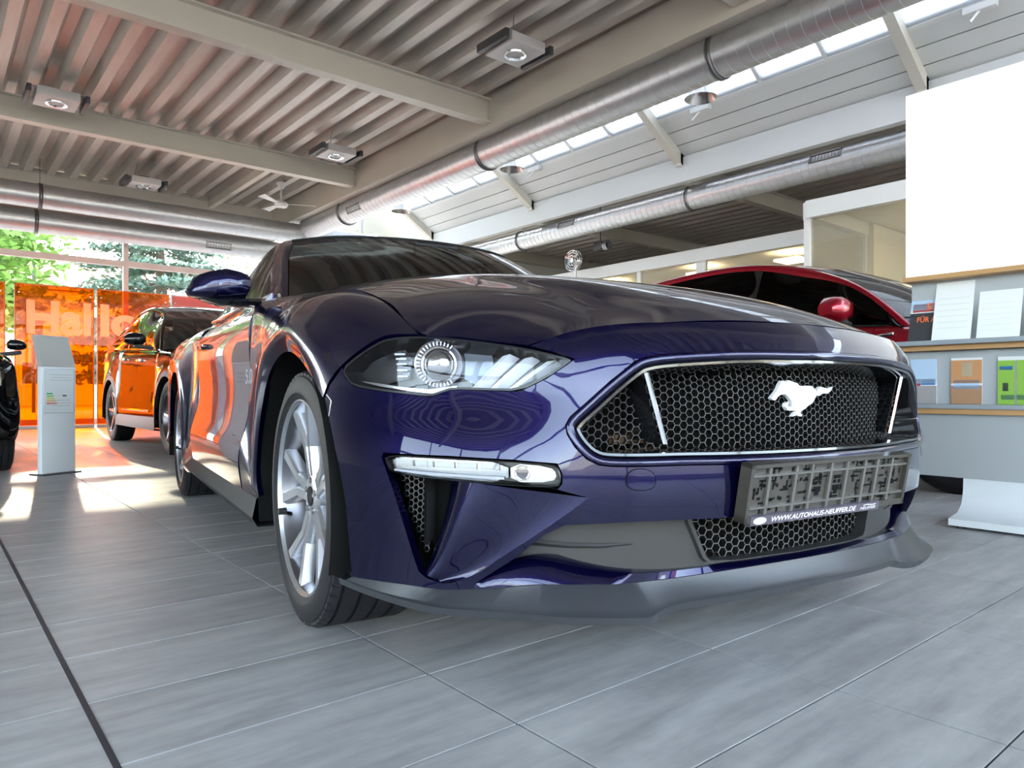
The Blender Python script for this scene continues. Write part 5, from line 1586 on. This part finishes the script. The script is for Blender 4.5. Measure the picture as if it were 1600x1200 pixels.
# ================================================================== orange glass screens by the back window
ORG = glass('orange_acrylic', (1.0, 0.36, 0.01), 1.45, scatter=0.08, scol=(1.0, 0.30, 0.0))
PINK = glass('pink_film', (0.85, 0.25, 0.25), 1.45, scatter=0.5, scol=(0.75, 0.22, 0.22))
LETW = glass('white_film', (0.98, 0.92, 0.90), 1.3, scatter=0.75, scol=(0.98, 0.86, 0.80), back=0.5)
def screen(name, xa, xb, y, label, material, zt=2.38):
    o = empty(name, ((xa + xb) / 2, y, 0)); tag(o, label, 'screen')
    w = xb - xa
    MB().box((0, 0, zt / 2 + .02), (w - .03, .012, zt - .04)).build('sheet', material, o, smooth=0)
    EDGE = mat('orange_edge', (.75, .16, .01), .4)
    for sx in (-1, 1):
        MB().box((sx * (w / 2 - .008), 0, zt / 2), (.016, .03, zt), bevel=.003).build('edge_strip', EDGE if material is ORG else STEEL, o)
        for z in (.15, zt - .15):
            MB().lathe([(-.03, .001), (-.03, .014), (.03, .014), (.03, .001)], 10, axis='Y', c=(sx * (w / 2 - .06), 0, z)).build('stud', STEEL, o)
    MB().box((0, 0, zt - .01), (w, .03, .02)).build('edge_strip', EDGE if material is ORG else STEEL, o)
    MB().box((0, 0, .03), (w, .10, .06), bevel=.01).build('foot_rail', WHITES, o)
    return o
s1 = screen('orange_screen', 1.14, 2.27, 14.02, 'translucent orange screen lettered with the start of Hallo, left of the pair', ORG)
s2 = screen('orange_screen', 2.31, 3.46, 14.02, 'translucent orange screen behind the black crossover, right of the pair', ORG)
screen('pink_screen', 3.50, 4.55, 14.02, 'pink translucent screen behind the black crossover roof', PINK, 2.38)
screen('orange_screen', -.12, 1.02, 14.02, 'orange screen just left of the lettered pair', ORG)
def letters(txt, x0, x1, par):
    px = par.location.x
    put_text('lettering', txt, (x0 - px, -.012, 1.56), (1, 0, 0), (0, 0, 1), x1 - x0, .56, LETW, par, extrude=.002, bold=.035)
letters('Hal', 1.30, 2.22, s1)
letters('lo', 2.36, 2.98, s2)

# ================================================================== price stele
st = empty('info_stele', (.775, 6.30, 0), math.radians(28)); tag(st, 'slim grey and white information stele with a sheet, beside the black crossover', 'stele')
MB().box((0, 0, .40), (.262, .05, .80), bevel=.006).build('lower_panel', mat('stele_white', (.62, .66, .70), .35), st)
up = MB().add([(-.131, -.025, .80), (.131, -.025, .80), (.131, .025, .80), (-.131, .025, .80), (-.126, .055, 1.035), (.126, .055, 1.035), (.126, .09, 1.03), (-.126, .09, 1.03)],
         [(0, 1, 5, 4), (1, 2, 6, 5), (2, 3, 7, 6), (3, 0, 4, 7), (4, 5, 6, 7), (0, 3, 2, 1)])
up.build('top_panel', mat('stele_grey', (.36, .36, .35), .45), st, smooth=0)
MB().box((0, -.031, .62), (.235, .006, .33)).build('acrylic_pocket', glass('pocket', (.9, .93, .95), 1.45, scatter=.15), st, smooth=0)
MB().box((0, -.0275, .62), (.225, .002, .32)).build('paper_sheet', mat('paper', (.78, .79, .80), .7), st, smooth=0)
for k, c in enumerate(((.05, .45, .12), (.25, .6, .1), (.75, .7, .1), (.85, .45, .08), (.75, .12, .08))):
    MB().box((-.075 + .004 * k, -.029, .60 - .018 * k), (.045 + .008 * k, .002, .012)).build('energy_bar', mat('energy_%d' % k, c, .7), st, smooth=0)
MB().box((.04, -.029, .585), (.03, .002, .012)).build('sheet_mark', PLASTIC, st, smooth=0)
for k in range(6):
    MB().box((.01, -.029, .74 - .02 * k + (0 if k < 3 else -.13)), (.17 - .03 * (k % 2), .002, .004)).build('sheet_line', mat('print_grey', (.45, .46, .48), .7), st, smooth=0)
MB().box((0, .01, .006), (.30, .16, .012), bevel=.004).build('foot_plate', FIXD, st)

# ================================================================== brochure rack and white display box
RG = mat('rack_grey', (.40, .42, .44), .5)
RGD = mat('rack_shelf', (.30, .33, .36), .45)
WOOD = mat('rack_wood', (.48, .27, .11), .5, noise=.2, nscale=12, stretch=(1, .2, 6))
PAPER = mat('paper', (.78, .79, .80), .7)
rk = empty('brochure_rack', (3.78, .40, 0)); tag(rk, 'grey brochure rack with wood edged shelves on a white curved foot', 'rack')
# local: y along the rack (far end +1.1), faces -x
yl0, yl1 = -1.6, 1.10
MB().box((0, (yl0 + yl1) / 2, .51), (.05, yl1 - yl0, .60), bevel=.006).build('lower_panel', RG, rk)
MB().box((.06, (yl0 + yl1) / 2, .83 + .13), (.03, yl1 - yl0 - .02, .40)).build('back_panel', RG, rk, smooth=0)
for z, dx, nm in ((.545, 0, 0), (.845, -.045, 1)):
    MB().box((dx, (yl0 + yl1) / 2, z), (.15, yl1 - yl0 + (.10 if nm else 0), .022), bevel=.004).build('shelf', RGD, rk)
    MB().box((dx - .055 + (.03 if nm else 0), (yl0 + yl1) / 2, z - .022), (.012, yl1 - yl0, .026)).build('shelf_edge', WOOD, rk, smooth=0)
MB().box((.02, (yl0 + yl1) / 2, 1.165), (.12, yl1 - yl0, .022)).build('top_rail', WOOD, rk, smooth=0)
ft = MB()
pr = [(-.20, 0), (.20, 0), (.20, .03), (.10, .045), (.06, .08), (.04, .14), (.035, .22), (-.015, .22), (-.02, .14), (-.04, .08), (-.09, .045), (-.20, .03)]
ft.prism(pr, lambda a, b: (a, yl0 + .1, b + .012), lambda a, b: (a, .84, b + .012))
ft.build('curved_foot', mat('foot_white', (.62, .65, .68), .4), rk, smooth=40)
for y in (yl0 + .2, .80):
    for x in (-.17, .17):
        MB().lathe([(0, .001), (0, .018), (.014, .018)], 10, axis='Z', c=(x, y, 0)).build('levelling_foot', PLASTIC, rk)
# brochures: (y from far end, width, height, shelf) with printed fields
def brochure(y, w, h, z, x, tilt, label, fields, base, open_=False):
    o = empty('brochure', (3.78 + x, .40 + y, z)); tag(o, label, 'brochure')
    def sheet(nm, y0, y1, z0, z1, off, m_, th=.003):
        P = lambda yy, zz, of: (-of + math.sin(tilt) * zz, -yy, zz * math.cos(tilt))
        vs = [P(yy, zz, of) for of in (off, off + th) for zz in (z0, z1) for yy in (y0, y1)]
        return MB().add(vs, [(0, 1, 3, 2), (4, 6, 7, 5), (0, 4, 5, 1), (2, 3, 7, 6), (0, 2, 6, 4), (1, 5, 7, 3)]).build(nm, m_, o, smooth=0)
    sheet('cover', 0, w, 0, h, 0, base, .006)
    for f in fields:
        sheet('print_field', f[0] * w, f[1] * w, f[2] * h, f[3] * h, .0062, f[4], .0008)
    return o, sheet
SKYB = mat('print_sky', (.42, .55, .72), .6); REDC = mat('print_red', (.38, .05, .04), .6); DK = mat('print_dark', (.035, .035, .04), .6)
GRN = mat('print_green', (.22, .42, .05), .6); TAN = mat('print_tan', (.50, .24, .10), .6); BLU = mat('print_blue', (.03, .16, .42), .6); LGT = mat('print_light', (.70, .70, .70), .6); ORT = mat('print_orange', (.85, .16, .04), .6)
TL = math.radians(14)
o, sh = brochure(1.09, .21, .297, .858, .00, TL, 'dark brochure with orange FÜR lettering at the far end of the upper shelf', [(0, 1, .55, 1, SKYB), (.05, .9, .52, .66, REDC), (0, 1, 0, .5, DK)], LGT)
for body, z_, hh, ww in (('EIN', .165, .032, .085), ('FÜR ALLE', .10, .034, .13)):
    px_ = .075 if body == 'EIN' else .035
    P0 = (-.0075 + math.sin(TL) * z_, -px_, z_ * math.cos(TL))
    put_text('cover_lettering', body, P0, (0, -1, 0), (math.sin(TL), 0, math.cos(TL)), ww, hh, ORT, o, extrude=.001, bold=.02)
o, sh = brochure(.975, .165, .297, .858, -.02, TL, 'white open leaflet standing beside the dark brochure on the upper shelf', [(.1, .9, .2 + .1 * k, .215 + .1 * k, LGT) for k in range(6)], PAPER)
o, sh = brochure(.79, .17, .26, .858, -.005, TL, 'white loose sheets on the upper shelf, right of the leaflet', [(.08, .85, .15 + .1 * k, .16 + .1 * k, LGT) for k in range(6)], PAPER)
o, sh = brochure(.60, .21, .297, .858, .00, TL, 'brochure with a blue car on its dark cover on the upper shelf', [(0, 1, .0, .95, mat('print_night', (.10, .11, .10), .6)), (.15, .95, .25, .45, BLU), (0, 1, .04, .12, mat('print_cyan', (.12, .42, .70), .6)), (.3, .8, .55, .7, TAN)], LGT)
T2 = math.radians(0.5)
o, sh = brochure(1.065, .118, .215, .557, -.032, T2, 'brochure with red and blue cars, arched cut-out, at the far end of the lower shelf', [(0, 1, .45, 1, SKYB), (0, 1, .0, .40, mat('print_grey2', (.32, .30, .30), .6)), (.02, .40, .40, .55, REDC), (.42, .95, .42, .55, BLU)], LGT)
o, sh = brochure(.885, .128, .215, .557, -.032, T2, 'brochure with a car in a brown street scene, middle of the lower shelf', [(0, 1, .45, .95, TAN), (0, 1, 0, .40, mat('print_brown', (.36, .20, .11), .6)), (.08, .92, .33, .52, SKYB), (.35, .7, .6, .9, mat('print_house', (.55, .42, .28), .6))], LGT)
o, sh = brochure(.695, .128, .215, .557, -.032, T2, 'green brochure with a white road on the lower shelf', [(0, 1, 0, .92, GRN), (.50, .58, 0, .92, LGT), (.15, .32, .28, .45, DK), (.1, .8, .1, .2, BLU), (.05, .45, .72, .80, BLU)], LGT)
wb = empty('display_box', (3.95, -.20, 0)); tag(wb, 'large plain white glowing display box above the brochure rack', 'display')
BOXW = mat('display_white', (.86, .86, .86), .5, emit=(1, 1, 1), estr=.55)  # even emission put in so the faces come out plain white
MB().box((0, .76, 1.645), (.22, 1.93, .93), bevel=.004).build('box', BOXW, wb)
MB().box((-.112, 1.14, 1.635), (.002, .004, .93)).build('seam', LGT, wb, smooth=0)
MB().box((.05, .76, .58), (.06, 1.2, 1.17)).build('stand', RG, wb, smooth=0)
# ================================================================== trees, pole and houses outside the back window
BARK = mat('bark', (.16, .11, .075), .9, noise=.3, nscale=14)
def leaf_mat(nm, c, tr):
    m = mat(nm, c, .6, noise=.35, nscale=3)
    b = _bsdf(m)
    b.inputs['Transmission Weight'].default_value = 0.0
    return m
def tree(loc, label, h, crown_r, crown_h, base, n, leaf, m_leaf, conifer=False, seed=1, leafs=.12):
    r = random.Random(seed)
    o = empty('conifer' if conifer else 'broadleaf_tree', loc); tag(o, label, 'tree')
    tr = MB().tube([(0, 0, -.12), (.05, 0, h * .3), (-.05, .05, h * .6), (0, 0, h * .95)], [h * .022, h * .018, h * .012, h * .004], 8)
    V = []; F = []
    blobs = []
    if conifer:
        k = 0
        z = base
        while z < h:
            rad = crown_r * (1 - (z - base) / (h - base)) ** .8 + .1
            m = max(5, int(9 * rad / crown_r))
            for q in range(m):
                a = math.tau * (q + .5 * (k % 2)) / m + r.uniform(-.15, .15)
                rr = rad * r.uniform(.85, 1.1)
                tr.tube([(0, 0, z), (rr * .6 * math.cos(a), rr * .6 * math.sin(a), z - .02 * h), (rr * math.cos(a), rr * math.sin(a), z - .015 * h)], [.03, .02, .006], 4)
                for s in range(5):
                    t = .35 + .65 * s / 4
                    blobs.append(((rr * t * math.cos(a), rr * t * math.sin(a), z - .02 * h * t), (.28 + .22 * rr / 5 , .28 + .2 * rr / 5, .12)))
            z += (h - base) / 15; k += 1
    else:
        for q in range(34):
            a = r.uniform(0, math.tau); u = r.uniform(-1, 1); rad = r.random() ** .4
            p = (crown_r * rad * math.cos(a) * math.sqrt(1 - u * u * .8), crown_r * rad * math.sin(a) * math.sqrt(1 - u * u * .8), base + crown_h * .5 + crown_h * .5 * u * rad)
            blobs.append((p, (crown_r * .30,) * 2 + (crown_r * .22,)))
            if q % 3 == 0:
                tr.tube([(0, 0, h * .35), tuple(.5 * c for c in p[:2]) + ((p[2] + h * .35) / 2,), p], [.06, .035, .012], 5)
    tr.build('trunk', BARK, o)
    for i in range(n):
        c, e = blobs[i % len(blobs)]
        p = Vector((c[0] + r.gauss(0, e[0] * .6), c[1] + r.gauss(0, e[1] * .6), c[2] + r.gauss(0, e[2] * .6)))
        d1 = Vector((r.gauss(0, 1), r.gauss(0, 1), r.gauss(0, .6))).normalized(); d2 = d1.orthogonal().normalized()
        d2 = Matrix.Rotation(r.uniform(0, 6.28), 3, d1) @ d2
        s = leafs * r.uniform(.6, 1.3)
        k = len(V)
        V += [p - d2 * s * .42, p + d1 * s, p + d2 * s * .42, p - d1 * s]
        F.append((k, k + 1, k + 2, k + 3))
    me = bpy.data.meshes.new('foliage'); me.from_pydata([tuple(v) for v in V], [], F)
    f = link('foliage', me, m_leaf, o, smooth=0); f['kind'] = 'stuff'
    return o
LG = leaf_mat('leaf_light_green', (.20, .36, .06), 0)
DG = leaf_mat('leaf_deep_green', (.10, .20, .045), 0)
BS = leaf_mat('spruce_blue_green', (.14, .22, .16), 0)
tree((-.1, 22.5, 0), 'light green leafy tree left of the orange screens outside', 8.0, 2.6, 6.0, 1.3, 16000, 0, LG, seed=2, leafs=.14)
tree((5.7, 24.0, 0), 'blue green spruce outside behind the window mullion', 9.5, 2.6, 8, 1.2, 24000, 0, BS, conifer=True, seed=5, leafs=.11)
tree((12.5, 30.0, 0), 'pale leafy tree outside right of the spruce', 7.0, 2.4, 5.0, 1.5, 12000, 0, LG, seed=8, leafs=.14)
lp = empty('lamp_post', (3.0, 30.0, 0)); tag(lp, 'thin dark street lamp post outside between the trees', 'lamp post')
MB().tube([(0, 0, -.12), (0, 0, 8.6), (.12, 0, 8.95), (.5, 0, 9.1)], .06, 8).build('post', FIXD, lp)
MB().box((.85, 0, 9.12), (.7, .22, .12), bevel=.03).build('lantern_head', FIXM, lp)
def house(loc, d, label, wall, roofc):
    o = empty('house', loc); 
    if label: tag(o, label, 'building')
    w, dp, h = d
    MB().box((0, 0, h / 2 - .12), (w, dp, h)).build('wall', wall, o, smooth=0)
    MB().add([(-w / 2 - .4, -dp / 2 - .4, h - .1), (w / 2 + .4, -dp / 2 - .4, h - .1), (w / 2 + .4, dp / 2 + .4, h - .1), (-w / 2 - .4, dp / 2 + .4, h - .1), (-w / 2 - .4, 0, h + 2.6), (w / 2 + .4, 0, h + 2.6)],
             [(0, 1, 5, 4), (2, 3, 4, 5), (0, 4, 3), (1, 2, 5), (0, 3, 2, 1)]).build('roof', roofc, o, smooth=0)
    if not label: struct(o, 'pale building across the street, out of view')
    n = int(w / 2.6)
    for k in range(n):
        for z in (1.6, 4.2):
            if z + 1 < h:
                f_ = MB().box((-w / 2 + (k + .5) * w / n, -dp / 2 - .02, z), (1.1, .08, 1.3)).build('window', WHITES, o, smooth=0)
                MB().box((-w / 2 + (k + .5) * w / n, -dp / 2 - .07, z), (.92, .02, 1.12)).build('pane', mat('house_pane', (.05, .06, .08), .1), f_, smooth=0)
HW = mat('house_render', (.62, .58, .50), .8, noise=.06, nscale=2); HR = mat('house_tiles', (.30, .10, .06), .7, noise=.2, nscale=10)
house((9, 50, 0), (18, 9, 6.2), 'pale rendered house with red roof far behind the trees', HW, HR)

house((-16, -42, 0), (26, 10, 8.2), None, HW, HR)  # this and the next: unseen behind the camera, placed to cut low sky light
house((18, -46, 0), (28, 10, 7.4), None, HW, HR)
house((-12, 54, 0), (16, 9, 5.6), None, HW, HR)  # out of view, put in to darken what the black crossover reflects
